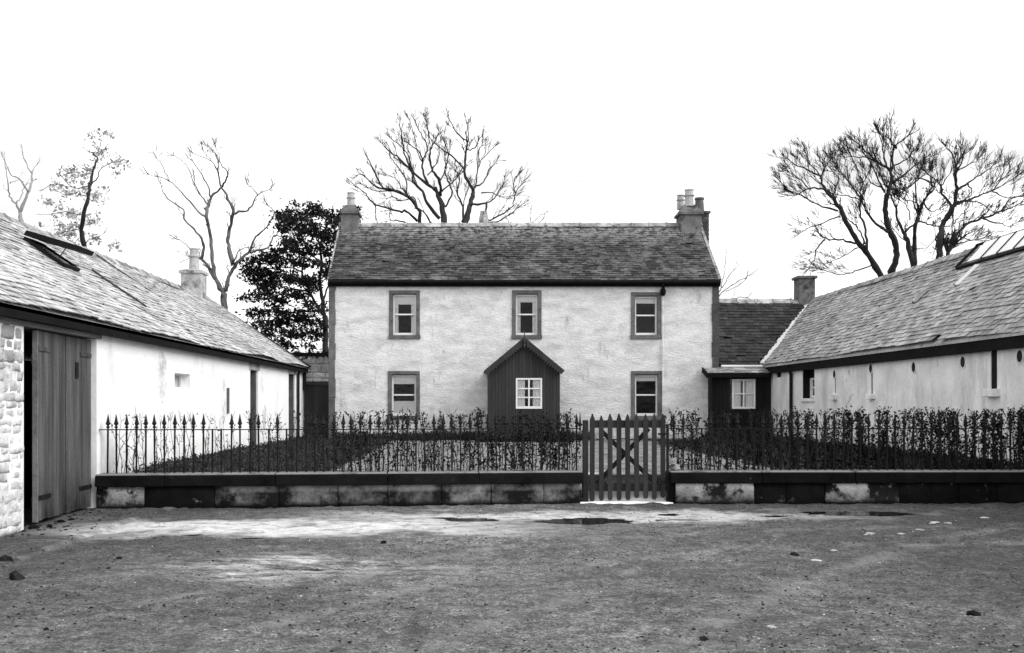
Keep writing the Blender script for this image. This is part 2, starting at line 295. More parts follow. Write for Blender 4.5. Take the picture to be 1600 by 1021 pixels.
# ------------------------------------------------------------------ ground
def nz3(x, y, z=0): return noise.noise(Vector((x, y, z)))
TRACKS = [(20.06, -5.64, 22.03), (20.06, -5.64, 23.38), (5.61, 2.12, 9.51), (5.61, 2.12, 8.21), (18.53, 11.08, 22.97)]     # centre and radius of the cart wheel tracks
def yard_z(x, y):
    rough = .35 if (10.7 < y < 13 and x < 2) else 1.0
    h = .03 * nz3(x * .5, y * .5) + .016 * nz3(x * 2.1, y * 2.1, 3) + rough * (.016 * nz3(x * 6.5, y * 6.5, 7) + .012 * nz3(x * 13, y * 13, 9))
    for (tx, ty, tr) in TRACKS:
        q = math.hypot(x - tx, y - ty) - tr + .05 * nz3(x * 1.3, y * 1.3, tr); k_ = max(0, min(1, .5 + 1.6 * nz3(x * .5, y * .5, tr + 3)))
        if abs(q) < .3: h += k_ * (-.02 * math.exp(-(q / .05) ** 2) + .012 * math.exp(-((abs(q) - .1) / .04) ** 2))
    dx = x + 1.2; r = math.exp(-((y - 8.95 - .22 * dx) / .16) ** 2) * math.exp(-(dx / .7) ** 2)
    h -= .035 * r * (1 + .7 * nz3(x * 9, y * 22, 1))
    for (cx_, cy_, rx, ry) in PUD:
        if abs(x - cx_) > 2.5 * rx or abs(y - cy_) > 3 * ry: continue
        dd = ((x - cx_) / rx) ** 2 + ((y - cy_ - .1 * (x - cx_)) / ry) ** 2 + .55 * nz3(x * 3.2, y * 6, rx * 9) + .3 * nz3(x * 9, y * 16, rx * 5)
        w_ = math.exp(-max(dd, 0) ** 2 * .5); h = h * (1 - .8 * w_) - .014 * math.exp(-max(dd, 0))
    return h
def yp(px, py): Y = 2250 / (py - 632); return ((px - 740) / 1500 * Y, Y)
PUD = []
for (px, py, rx, ry) in ((924, 814.5, .56, .3), (735, 812, .32, .15), (1045, 803.5, .13, .07), (1060, 812, .25, .06), (1340, 802, .66, .26), (1215, 806, .2, .07), (1203, 816, .12, .05), (690, 809, .2, .05), (300, 836, .15, .07), (395, 841, .16, .06)):
    x, y = yp(px, py); PUD.append((x, y, rx, ry))
def grid(x0, x1, y0, y1, st, fz):
    nx = int((x1 - x0) / st); ny = int((y1 - y0) / st); m = MB()
    for j in range(ny + 1):
        for i in range(nx + 1):
            x = x0 + (x1 - x0) * i / nx; y = y0 + (y1 - y0) * j / ny; m.v.append((x, y, fz(x, y)))
    for j in range(ny):
        for i in range(nx):
            a = j * (nx + 1) + i; m.f.append((a, a + 1, a + nx + 2, a + nx + 1))
    return m
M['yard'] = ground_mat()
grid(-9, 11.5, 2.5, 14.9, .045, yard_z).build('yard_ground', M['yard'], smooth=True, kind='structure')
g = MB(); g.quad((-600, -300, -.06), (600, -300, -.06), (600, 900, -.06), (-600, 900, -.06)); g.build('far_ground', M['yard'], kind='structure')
def garden_z(x, y): return .4 + .02 * nz3(x * .8, y * .8) + .012 * nz3(x * 4, y * 4)
def soil_grid():
    m = grid(-5.43, 9.15, 14.62, 30.2, .16, garden_z); return m
soil_grid().build('garden_ground', M['soil'], kind='structure')
def path_z(x, y): return garden_z(x, y) + .012
g = MB()
prev = None
for k in range(60):
    y = 14.75 + k * .24
    l = -2.3 - .3 * nz3(y * .5, 1) + .0 * y; r = 5.0 + .4 * nz3(y * .5, 5)
    if y > 27.2: l, r = l - .2, r + .3
    row = [Vector((l + (r - l) * i / 40, y, path_z(l + (r - l) * i / 40, y))) for i in range(41)]
    if prev:
        for i in range(40): g.quad(prev[i], prev[i + 1], row[i + 1], row[i])
    prev = row
g.build('gravel_path', M['gravel'], smooth=True, kind='structure')
# garden retaining edge sits behind the dwarf wall
for i, (x, y, rx, ry) in enumerate(PUD):
    m = MB(); n = 56; pts = []
    for a in range(n):
        an = 2 * math.pi * a / n; k = 1 + .35 * nz3(math.cos(an) * 1.5 + i * 3, math.sin(an) * 1.5, i) + .3 * nz3(math.cos(an) * 5, math.sin(an) * 5 + i, 2)
        pts.append((x + rx * 1.15 * k * math.cos(an), y + ry * 1.1 * k * math.sin(an), -.0055))
    m.v = pts; m.f = [tuple(range(n))]
    tag(m.build('puddle', M['puddle']), ['broad dark puddle in front of the picket gate', 'thin dark puddle left of the gate puddle', 'small puddle just below the gate hinge side', 'thin sliver of water right of the gate puddle', 'long narrow puddle before the right hand wall', 'narrow puddle between the gate and the long right puddle', 'tiny puddle nearest the camera, right of the gate', 'faint sliver of water in the pale silt, left of the others', 'small wet scar in the pale silt nearest the barn door', 'small wet streak in the pale silt, second from the barn door'][i], 'puddle', kind='thing')
# loose clods and grit, and a few stones one can pick out
def blob(m, c, r, sq=.6, seed=0, n=6):
    c = Vector(c); base = len(m.v); m.v.append(tuple(c + Vector((0, 0, r * sq))))
    for ring, (rr, zz) in enumerate(((.75, .55), (1, 0))):
        for a in range(n):
            an = 2 * math.pi * (a + .5 * ring) / n; k = rnd.uniform(.5, 1.4)
            m.v.append(tuple(c + Vector((math.cos(an) * rr * r * k, math.sin(an) * rr * r * k, (zz * r * sq if zz else -r * .35)))))
    for a in range(n):
        b = (a + 1) % n
        m.f.append((base, base + 1 + a, base + 1 + b)); m.f.append((base + 1 + a, base + 1 + n + a, base + 1 + b)); m.f.append((base + 1 + b, base + 1 + n + a, base + 1 + n + b))
def scatter(name, mt, n, r0, r1, right=0):
    m = MB()
    for k in range(n):
        y = 5.2 + 9 * rnd.random() ** 1.1; x = rnd.uniform(-.52, .6) * y
        if right and rnd.random() > .25 + .75 * (x / y + .5) / 1.1: continue
        if nz3(x * .9, y * .9, 4) < rnd.uniform(-.5, .3): continue
        if 10.9 < y < 12.9 and x < 1.5 and rnd.random() < .8: continue
        r = r0 + (r1 - r0) * rnd.random() ** 4
        blob(m, (x, y, yard_z(x, y)), r, rnd.uniform(.35, .7), n=5)
    o = m.build(name, mt, kind='stuff'); return o
tag(scatter('mud_clods', M['clod'], 15000, .003, .015), 'dark crumbs of mud strewn over the yard', 'mud clods', kind='stuff')
tag(scatter('pale_grit', M['chip'], 3600, .003, .011, 1), 'pale grit scattered over the right side of the yard', 'grit', kind='stuff')
STN = [(25, 905, .085, 'clod', 'large dark pointed clod at the left edge of the yard'), (8, 878, .06, 'clod', 'dark clod at the left border above the pointed one'),
       (170, 889, .026, 'clod', 'small dark stone right of the pointed clod'), (186, 875, .028, 'clod', 'small dark stone with a pale streak beside it'),
       (341, 864, .022, 'clod', 'dark pebble just below the pale mud glare'), (600, 849, .04, 'clod', 'dark flat stone in the middle just below the mud glare band'),
       (1241, 868, .05, 'clod', 'square dark stone right of centre, below the row of pale chips'), (1100, 1000, .035, 'clod', 'dark stone at the bottom edge right of centre'),
       (1521, 958, .05, 'clod', 'dark stone low on the right with a pale top'), (352, 984, .02, 'chip', 'small white pebble low on the left'), (72, 989, .022, 'clod', 'dark stone near the bottom left corner'),
       (142, 953, .022, 'clod', 'dark stone low on the left above the corner one'), (370, 1016, .018, 'chip', 'white pebble at the bottom edge left of centre'),
       (1275, 876, .06, 'chip', 'pale flat chip nearest the camera in the row'), (1303, 860, .05, 'chip', 'second pale chip of the row on the right'), (1360, 838, .07, 'chip', 'third pale chip of the row, broad and flat'),
       (1408, 836, .05, 'chip', 'small pale chip in the middle of the row'), (1437, 830, .07, 'chip', 'broad pale chip fifth in the row'), (1462, 818, .06, 'chip', 'pale chip sixth in the row, near the wall'),
       (1482, 819, .05, 'chip', 'pale chip beside the sixth one'), (1538, 809, .06, 'chip', 'farthest pale chip of the row by the right wall'), (1205, 983, .04, 'chip', 'pale chip low in the yard right of centre'), (1375, 880, .02, 'chip', 'small bright pebble right of the chip row')]
for (px, py, r, k, lb) in STN:
    x, y = yp(px, py); m = MB(); blob(m, (x, y, yard_z(x, y) + r * .1), r, .75 if k == 'clod' else .1, n=9)
    tag(m.build('stone' if k == 'clod' else 'stone_chip', M[k]), lb, 'stone', 'loose stones in the yard')

# ------------------------------------------------------------------ walls with openings, slates, windows
def wall_holes(m, Mf, u0, u1, z0, z1, holes, th, tops=None):
    us = sorted({u0, u1, *[h[0] for h in holes], *[h[1] for h in holes]}); zs = sorted({z0, z1, *[h[2] for h in holes], *[h[3] for h in holes]})
    def inh(u, z): return any(h[0] < u < h[1] and h[2] < z < h[3] for h in holes)
    for a, b in zip(us, us[1:]):
        for c, d in zip(zs, zs[1:]):
            if inh((a + b) / 2, (c + d) / 2): continue
            m.quad(Mf(a, c, 0), Mf(b, c, 0), Mf(b, d, 0), Mf(a, d, 0)); m.quad(Mf(a, c, th), Mf(a, d, th), Mf(b, d, th), Mf(b, c, th))
    for h in list(holes) + [(u0, u1, z0, z1)]:
        a, b, c, d = h
        m.quad(Mf(a, c, 0), Mf(a, d, 0), Mf(a, d, th), Mf(a, c, th)); m.quad(Mf(b, c, 0), Mf(b, c, th), Mf(b, d, th), Mf(b, d, 0))
        m.quad(Mf(a, c, 0), Mf(a, c, th), Mf(b, c, th), Mf(b, c, 0)); m.quad(Mf(a, d, 0), Mf(b, d, 0), Mf(b, d, th), Mf(a, d, th))
def slate_roof(parent, mt, O, U, V, Nn, L, Wd, ex, w, clip=None, single=0, sag=.03, miss=.006, tk=.014, seed=1):
    """O eave corner, U along the eave, V up the slope; slates laid in courses. The 'single' nearest ones become parts."""
    O, U, V, Nn = map(Vector, (O, U, V, Nn)); rows = int(Wd / ex); items = []
    rg = random.Random(seed)
    for r in range(rows):
        u = -rg.random() * w
        wr = w * (1.12 - .3 * r / rows)
        while u < L:
            ww = wr * rg.uniform(.78, 1.22); a, b = max(u, 0), min(u + ww, L); u += ww
            if b - a < .05: continue
            if rg.random() < miss: continue
            v0 = r * ex + rg.gauss(0, .006) + .008 * nz3(a * .6, r * .3, 5); v1 = min(v0 + ex * 1.7, Wd)
            c = O + U * ((a + b) / 2) + V * v0
            if clip and not clip(c): continue
            items.append((a + .003, b - .004, v0, v1, c))
    vis = set()
    if single:
        def size(i):
            c = items[i][4]
            if c.y < 2: return -1
            px = 740 + 1500 * c.x / c.y
            if px < 2 or px > 1598: return -1
            return 1 / c.y + rnd.random() * 1e-6
        order = sorted(range(len(items)), key=size, reverse=True)[:single]; vis = {i for i in order if size(i) > 0}
    protos = {}
    m = MB()
    def slab(q, off):
        t0, t1, v0, v1 = q
        def P_(u, v, h): return off + U * u + V * v + Nn * h
        lo = tk * 1.9
        return [P_(t0, v0, lo - tk), P_(t1, v0, lo - tk), P_(t1, v1, -tk), P_(t0, v1, -tk), P_(t0, v0 + rg.uniform(-.006, .006), lo), P_(t1, v0 + rg.uniform(-.006, .006), lo), P_(t1, v1, 0), P_(t0, v1, 0)]
    def dz(c): return sag * nz3(c.x * .35, c.y * .35, c.z * .35) + rg.uniform(-.004, .011)
    for i, (a, b, v0, v1, c) in enumerate(items):
        if i in vis:
            k = (round((b - a) / .04), )
            if k not in protos:
                pm = MB(); wq = max(k[0], 1) * .04 - .004; pm.hexa(slab((-wq / 2, wq / 2, 0, ex * 1.7), Vector((0, 0, 0)))); protos[k] = pm.mesh('slate', mt)
            o = bpy.data.objects.new('slate', protos[k]); COL.objects.link(o); o.parent = parent
            o.location = O + U * ((a + b) / 2) + V * v0 + Nn * dz(c) - wloc(parent)
        else:
            m.hexa(slab((a, b, v0, v1), O + Nn * dz(c)))
    m.build('slates', mt, parent, kind='stuff')
def sash_window(parent, Mf, u0, u1, z0, z1, dep, rows=1, cols=1, double=True, fw=.05, blind=0, curtain=0, gap=.3, name='window'):
    """white frame with its panes (sub-parts), blind and curtains hanging behind the glass"""
    f = MB(); d0, d1 = dep, dep + .06
    f.mbox(Mf, u0, u0 + fw, z0, z1, d0, d1); f.mbox(Mf, u1 - fw, u1, z0, z1, d0, d1)
    f.mbox(Mf, u0 + fw, u1 - fw, z0, z0 + fw * 1.5, d0, d1); f.mbox(Mf, u0 + fw, u1 - fw, z1 - fw, z1, d0, d1)
    a, b, c, d = u0 + fw, u1 - fw, z0 + fw * 1.5, z1 - fw
    if double: f.mbox(Mf, a, b, (c + d) / 2 - .02, (c + d) / 2 + .025, d0 - .01, d1)
    bw_ = .022
    for i in range(1, cols): x = a + (b - a) * i / cols; f.mbox(Mf, x - bw_, x + bw_, c, d, d0 + .005, d1 - .005)
    for j in range(1, rows): z = c + (d - c) * j / rows; f.mbox(Mf, a, b, z - bw_ * .8, z + bw_ * .8, d0 + .01, d1 - .01)
    fr = f.build(name, M['sash'], parent)
    rr = max(rows, 2 if double else 1)
    for i in range(cols):
        for j in range(rr):
            p = MB(); ua = a + (b - a) * i / cols + .004; ub = a + (b - a) * (i + 1) / cols - .004; za = c + (d - c) * j / rr + .004; zb = c + (d - c) * (j + 1) / rr - .004
            p.quad(Mf(ua, za, d0 + .035), Mf(ub, za, d0 + .035 + rnd.uniform(-.003, .003)), Mf(ub, zb, d0 + .035 + rnd.uniform(-.003, .003)), Mf(ua, zb, d0 + .035)); p.build('pane', M['glass'], fr)
    if blind:
        q = MB(); q.mbox(Mf, a - .01, b + .01, d - (d - c) * blind, d + .01, d1 + .012, d1 + .018); q.build('blind', M['blind'], fr)
    if curtain:
        for sgn in (0, 1):
            q = MB(); n = 14; w_ = (b - a) * (1 - gap) / 2
            ua = a - .01 if sgn == 0 else b + .01 - w_
            for k in range(n):
                x0 = ua + w_ * k / n; x1 = ua + w_ * (k + 1) / n; q.quad(Mf(x0, c - .02, d1 + .02 + .008 * math.sin(k * 2.1)), Mf(x1, c - .02, d1 + .02 + .008 * math.sin((k + 1) * 2.1)), Mf(x1, d, d1 + .02 + .008 * math.sin((k + 1) * 2.1)), Mf(x0, d, d1 + .02 + .008 * math.sin(k * 2.1)))
            q.build('curtain', M['cloth'], fr)
    return fr
def surround(parent, Mf, u0, u1, z0, z1, w=.12, wb=.12, th=.03, dep=.2):
    for nm, a, b, c, d in (('lintel', u0, u1, z1 - w * .9, z1), ('window_sill', u0 - .02, u1 + .02, z0, z0 + wb)):
        m = MB(); m.mbox(Mf, a, b, c, d, -th - (.02 if nm != 'lintel' else 0), dep, .004); m.build(nm, M['dress'], parent, bevel=.006)
    zz = [z0 + wb, z0 + wb + (z1 - z0) * .28, z0 + (z1 - z0) * .6, z1 - w * .9]
    for s in (0, 1):
        for a, b in zip(zz, zz[1:]):
            m = MB(); m.mbox(Mf, u0 if s == 0 else u1 - w, u0 + w if s == 0 else u1, a + .002, b - .002, -th, dep, .003); m.build('jamb_stone', M['dress'], parent, bevel=.005)
def ridge_tiles(parent, a, b, step, r=.11, mt=None):
    a = Vector(a); b = Vector(b); L = (b - a).length; t = (b - a) / L; n = int(L / step); side = Vector((0, 0, 1)).cross(t)
    for k in range(n):
        p = a + t * (L * k / n + .004); q = a + t * (L * (k + 1) / n + .02); h = rnd.uniform(-.008, .012)
        up = Vector((0, 0, 1)); m = MB(); prof = [(-r * 1.35, -r * .95), (-r * .5, -.005), (0, .045), (r * .5, -.005), (r * 1.35, -r * .95), (r * 1.2, -r * 1.15), (0, -.02), (-r * 1.2, -r * 1.15)]
        m.prism([p + side * x + up * (z + h) for x, z in prof], q - p)
        if k % 1 == 0:
            m.prism([q - t * .05 + side * x * 1.12 + up * (z * 1.0 + .02 + h) for x, z in prof], t * .05)
        m.build('ridge_tile', mt or M['ridge'], parent)
def chimney(parent, x0, x1, y0, y1, z0, z1, pots, mt, cope=.06, haunch=0, potm='pot', name='chimney', brick=False):
    m = MB()
    m.box(x0, x1, y0, y1, z0, z1)
    o = m.build(name, mt, parent, bevel=.012)
    q = MB(); q.box(x0 - cope, x1 + cope, y0 - cope, y1 + cope, z1, z1 + .09); zz = z1 + .09
    if haunch:
        cx_, cy_ = (x0 + x1) / 2, (y0 + y1) / 2; hx, hy = (x1 - x0) * .28, (y1 - y0) * .3
        q.hexa([(x0 - cope * .6, y0 - cope * .6, zz), (x1 + cope * .6, y0 - cope * .6, zz), (x1 + cope * .6, y1 + cope * .6, zz), (x0 - cope * .6, y1 + cope * .6, zz), (cx_ - hx, cy_ - hy, zz + haunch), (cx_ + hx, cy_ - hy, zz + haunch), (cx_ + hx, cy_ + hy, zz + haunch), (cx_ - hx, cy_ + hy, zz + haunch)])
    q.build('chimney_cope', mt, o, bevel=.01)
    for (px_, py_, h, r, k) in pots:
        q = MB(); zb = zz + haunch * .9 - .03
        q.lathe((px_, py_, zb), [(r * 1.02, 0), (r, h * .1), (r * .88, h * .6), (r * 1.12, h * .62), (r * 1.12, h * .68), (r * .9, h * .7), (r * .86, h * .95), (r * .98, h * .96), (r * .98, h), (r * .7, h), (r * .66, h * .8)], 14)
        q.build('chimney_pot', M[k], o, smooth=False)
    return o

# ------------------------------------------------------------------ farmhouse
HX0, HX1, HY, HB = -4.5, 7.64, 30.0, 35.1
Hz = .3
house = thing('farmhouse', 'two storey white harled farmhouse with dark slate roof facing the yard', 'farmhouse', (1.5, 30, 0))
MH = lambda u, z, d: Vector((u, HY + d, z))
UP = [(608, 656, 454, 530), (800, 846, 454, 530), (986, 1033, 457, 530)]; LO = [(606, 656, 580, 656), (986, 1034, 580, 656)]
rects = [((a - 740) / 50, (b - 740) / 50, 1.5 + (632 - d) / 50, 1.5 + (632 - c) / 50) for a, b, c, d in UP + LO]
holes = [(a + .01, b - .01, c + .01, d - .01) for a, b, c, d in rects]
m = MB(); wall_holes(m, MH, HX0, HX1, Hz - .3, 5.3, holes, .45)
gp = [(HX0, HY + .45, 0), (HX0, HB, 0), (HX0, HB, 5.3), (HX0, 32.5, 7.42), (HX0, HY + .45, 5.62)]
m.prism([(HX0, HY + .45, 0), (HX0, HB, 0), (HX0, HB, 5.3), (HX0, 32.5, 7.4), (HX0, HY + .45, 5.6)], (.45, 0, 0))
m.prism([(HX1 - .45, HY + .45, 0), (HX1 - .45, HB, 0), (HX1 - .45, HB, 5.3), (HX1 - .45, 32.5, 7.4), (HX1 - .45, HY + .45, 5.6)], (.45, 0, 0))
m.box(HX0 + .45, HX1 - .45, HB - .4, HB, 0, 5.3)
m.box(HX0 + .46, HX1 - .46, HY + .46, HB - .41, 2.9, 3.1)
m.build('wall', M['harl'], house)
for s in (0, 1):       # corner stones, long and short
    z = .0; k = 0
    while z < 5.28:
        h = min(rnd.uniform(.5, .62), 5.28 - z); w = .19 if k % 2 else .17; q = MB()
        if s == 0: q.box(HX0 - .03, HX0 + w, HY - .03, HY + .35, z + .006, z + h - .006)
        else: q.box(HX1 - w - .01, HX1 + .03, HY - .03, HY + .35, z + .006, z + h - .006)
        q.build('quoin_stone', M['dress'] if s == 0 else M['quoin'], house, bevel=.01); z += h; k += 1
for i, (a, b, c, d) in enumerate(rects):
    w = MB(); pass; 
    o = sash_window(house, MH, a + .122, b - .122, c + .122, d - .125, .08, fw=.05, blind=(.22, .16, .15, .2, .12)[i], curtain=(1 if i in (1, 0) else 0), gap=.62)
    if i == 3:   # net half curtain low in the bottom-left window
        q = MB(); q.mbox(MH, a + .17, b - .17, c + .18, c + .58, .16, .165); q.build('half_curtain', M['blind'], o)
    surround(o, MH, a, b, c, d)
# roof deck, slates, verges, gutter
Er = (29.85, 5.36); Rr = (32.5, 7.55); RX0, RX1 = -4.56, 7.72
V_ = Vector((0, Rr[0] - Er[0], Rr[1] - Er[1])); WdH = V_.length; V_.normalize(); NH = Vector((0, -V_.z, V_.y))
m = MB()
for sgn in (1, -1):
    y0 = Er[0] if sgn == 1 else 2 * Rr[0] - Er[0]
    m.hexa([(RX0 + .02, y0 + .02 * sgn, Er[1] - .06), (RX1 - .02, y0 + .02 * sgn, Er[1] - .06), (RX1 - .02, Rr[0], Rr[1] - .06), (RX0 + .02, Rr[0], Rr[1] - .06), (RX0 + .02, y0 + .02 * sgn, Er[1] - .02), (RX1 - .02, y0 + .02 * sgn, Er[1] - .02), (RX1 - .02, Rr[0], Rr[1] - .02), (RX0 + .02, Rr[0], Rr[1] - .02)])
roof = m.build('roof', M['slate_link'], house)
slate_roof(house, M['slate_house'], (RX0, Er[0], Er[1]), (1, 0, 0), V_, NH, RX1 - RX0, WdH, .125, .21, sag=.04, seed=3)
slate_roof(house, M['slate_house'], (RX0, 2 * Rr[0] - Er[0], Er[1]), (1, 0, 0), (0, -V_.y, V_.z), (0, V_.z, V_.y), RX1 - RX0, WdH, .2, .32, sag=.04, seed=4)
ridge_tiles(house, (RX0 + .0, Rr[0], Rr[1] + .05), (RX1 - .02, Rr[0], Rr[1] + .05), .57)
for x, wv_ in ((RX0 + .03, .05), (RX1 - .05, .09)):
    m = MB(); a = Vector((x, Er[0] + .02, Er[1] + .02)); b = Vector((x, Rr[0], Rr[1] + .02)); m.bar(a, b, wv_, .05, up=NH); m.build('verge_strip', M['ridge'], house)
m = MB(); m.tube([(RX0 + .05 + (RX1 - RX0 - .1) * k / 14, 29.80, 5.30 + rnd.uniform(-.008, .008)) for k in range(15)], .06, 8); m.build('gutter', M['fascia'], house)
m = MB(); m.box(HX0 - .04, HX1 + .05, 29.88, 29.97, 5.17, 5.33); m.build('eaves_board', M['fascia'], house)
m = MB(); m.tube([(5.86, 29.80, 5.25), (5.9, 29.85, 5.12), (5.9, 29.93, 5.02)], .05, 8); m.lathe((5.9, 29.9, 4.88), [(.05, 0), (.09, .1), (.09, .2)], 8); m.build('rainwater_head', M['fascia'], house)
m = MB(); m.tube([(5.9, 29.95, 4.95), (5.9, 29.95, .5)], .026, 8); m.build('drainpipe', M['harl'], house)
chimney(house, -4.45, -3.88, 32.15, 32.85, 6.8, 7.88, [(-4.15, 32.5, .5, .14, 'pot')], M['chim'], haunch=.24)
chimney(house, 6.92, 7.62, 32.1, 32.8, 6.8, 7.84, [(7.25, 32.3, .56, .16, 'pot'), (7.06, 32.75, .48, .13, 'pot')], M['chim'], haunch=.28)
# brick stack on the outside of the gable, its bricks laid in courses
bo = MB(); bo.box(7.45, 8.02, 32.75, 33.35, 0, 8.02); st_ = bo.build('chimney_stack', M['brick'], house)
m = MB()
for r in range(17):
    for k in range(3):
        x = 7.44 + k * .2 + (.1 if r % 2 else 0)
        if x < 7.95: m.box(x, min(x + .185, 8.035), 32.735, 32.8, 6.72 + r * .078, 6.72 + r * .078 + .066)
m.build('bricks', M['brick'], st_, kind='stuff')
q = MB(); q.box(7.41, 8.08, 32.7, 33.4, 8.02, 8.09); q.build('chimney_cope', M['chim'], st_)
q = MB(); q.lathe((7.76, 33.0, 8.09), [(.17, 0), (.165, .1), (.14, .42), (.165, .44), (.165, .5), (.11, .5)], 14); q.build('chimney_pot', M['pot_d'], st_)
m = MB(); m.tube_z([(.36, 34.2, 6.3), (.36, 34.2, 8.1), (.36, 34.2, 8.38)], [.17, .17, .12], 4); q = m.build('chimney_stub', M['chim_l'], house)
# ------------------------------------------------------------------ porch
PY = 28.3; ps = 1500 / PY
def PP(px, py): return Vector(((px - 740) / ps, PY, 1.5 + (632 - py) / ps))
porch = thing('timber_porch', 'dark boarded porch with steep gabled roof and white window before the farmhouse', 'porch', (1.49, 29, .4))
x0, x1 = PP(763, 0).x, PP(875, 0).x; xc = (x0 + x1) / 2; zap = PP(0, 533).z; zea = PP(0, 580).z; MPc = lambda u, z, d: Vector((u, PY + d, z))
wx0, wx1, wz0, wz1 = PP(806, 0).x, PP(847, 0).x, PP(0, 639).z, PP(0, 591).z
def ztop(x): return zap - .08 - (zap - zea) / (1.13) * abs(x - xc)
nb = 21
for k in range(nb):
    a = x0 + (x1 - x0) * k / nb; b = x0 + (x1 - x0) * (k + 1) / nb - .006
    def col(zlo, za, zb):
        m = MB(); m.prism([(a, PY, zlo), (b, PY, zlo), (b, PY, zb), (a, PY, za)], (0, .025, 0)); m.build('board', M['board'], porch)
    if b > wx0 and a < wx1:
        a_, b_ = a, b
        col(wz1 + .02, ztop(a), ztop(b)); m = MB(); m.box(a, b, PY, PY + .025, .38, wz0 - .02); m.build('board', M['board'], porch)
    else: col(.38, ztop(a), ztop(b))
for sx_ in (x0, x1 - .03): m = MB(); m.box(sx_, sx_ + .03, PY + .027, HY - .01, .38, zea - .02); m.build('side_wall', M['board'], porch)
sash_window(porch, MPc, wx0, wx1, wz0, wz1, -.02, rows=3, cols=2, double=False, fw=.05, curtain=1, gap=.32)
for sgn in (-1, 1):
    e = Vector((xc + sgn * 1.15, PY - .12, zea - .03)); t = Vector((xc, PY - .12, zap + .03)); sl = (t - e)
    n = Vector((-sl.z * sgn, 0, sl.x * sgn)).normalized()
    if n.z < 0: n = -n
    m = MB(); m.hexa([e, t, t + Vector((0, 2.6 - .8, 0)), e + Vector((0, 2.6 - .8, 0)), e + n * .05, t + n * .05 * 1.1, t + n * .05 * 1.1 + Vector((0, 1.8, 0)), e + n * .05 + Vector((0, 1.8, 0))]); m.build('roof_slope', M['slate_link'], porch)
    m = MB(); f0 = Vector((0, -.03, 0)); m.hexa([e + f0 - n * .09, t + f0 - n * .09, t - n * .09, e - n * .09, e + f0 + n * .05, t + f0 + n * .06, t + n * .06, e + n * .05]); m.build('bargeboard', M['board'], porch)
    m = MB(); nn = 16
    for k in range(nn):
        p = e.lerp(t, (k + .3) / nn) - n * .09; q = e.lerp(t, (k + .95) / nn) - n * .09; md = (p + q) / 2 - n * .065
        m.prism([p + f0, q + f0, q.lerp(md, .6) + f0 - n * .01, md + f0, p.lerp(md, .6) + f0 - n * .01], (0, .025, 0))
    m.build('scalloped_trim', M['board'], porch)
m = MB(); m.tube([(xc, PY - .16, zap - .2), (xc, PY - .16, zap + .1), (xc, PY - .16, zap + .14), (xc, PY - .16, zap + .32)], [.03, .03, .018, .008], 8); m.build('finial', M['board'], porch)

# ------------------------------------------------------------------ right barn with link wing
BX, EX, EZ, KX, KZ = 9.15, 9.0, 2.72, 11.41, 5.0
MR = lambda u, z, d: Vector((BX + d, u, z))
def uR(px): return BX * 1500 / (px - 740)
def zR(px, py): return 1.5 + (632 - py) * uR(px) / 1500
rb = thing('slated_barn', 'long low limewashed barn with grey slates along the right of the yard', 'barn', (10.5, 20, 0))
win = (uR(1272.5), uR(1254), zR(1263, 623), zR(1263, 578))
slit = [(uR(1558), uR(1548), zR(1553, 610), zR(1553, 548)), (uR(1363.5), uR(1361.2), zR(1363, 617), zR(1363, 582)), (uR(1306), uR(1304.6), zR(1305, 615), zR(1305, 590))]
vent = (uR(1220.5), uR(1211.5), zR(1216, 590), zR(1216, 577))
m = MB(); wall_holes(m, MR, 6, 33.5, -.1, 2.72, [win, slit[0], slit[1], slit[2], vent], .5)
m.prism([(BX + .5, 6, -.1), (13.67, 6, -.1), (13.67, 6, 2.7), (KX, 6, 4.85), (BX + .5, 6, 3.0)], (0, .4, 0)); m.prism([(BX + .5, 33.1, -.1), (13.67, 33.1, -.1), (13.67, 33.1, 2.7), (KX, 33.1, 4.85), (BX + .5, 33.1, 3.0)], (0, .4, 0))
m.box(13.3, 13.67, 6.4, 33.1, -.1, 2.7)
m.build('wall', M['rwall'], rb)
m = MB(); m.mbox(MR, win[0], win[1] - .0, win[2], win[3], .3, .305); 
mm = MB(); mm.mbox(MR, win[1] - .012, win[1] - .002, win[2] + .01, win[3] - .01, .01, .29); mm.mbox(MR, win[0] + .01, win[1] - .02, win[3] - .012, win[3] - .002, .01, .29); mm.build('reveal_shade_lining', M['blackboard'], rb)  # black lining paints the shade of the deep reveal
sash_window(rb, MR, win[0], win[1] - .02, win[2] + .02, win[3] - .22, .2, rows=2, cols=2, double=False, fw=.045)
m = MB(); m.mbox(MR, win[0], win[1] - .02, win[3] - .22, win[3] - .014, .2, .25); m.build('window_head', M['blackboard'], rb)
m = MB(); m.mbox(MR, win[0] - .04, win[1] + .04, win[2] - .09, win[2] - .01, -.05, .2, .004); m.build('window_sill', M['rwall'], rb, bevel=.008)
m = MB(); m.mbox(MR, vent[0] + .01, vent[1] - .01, vent[2] + .01, vent[3] - .01, .06, .1); m.build('vent_grille', M['blackboard'], rb)
for px, w_, h0, h1 in ((1553, .4, 608, 620), (1363, .3, 616, 624), (1305, .28, 617, 625)):
    u = uR(px); m = MB(); m.mbox(MR, u - w_ / 2, u + w_ / 2, zR(px, h1), zR(px, h0), -.11, .02, .006); m.build('slit_sill', M['rwall'], rb, bevel=.01)
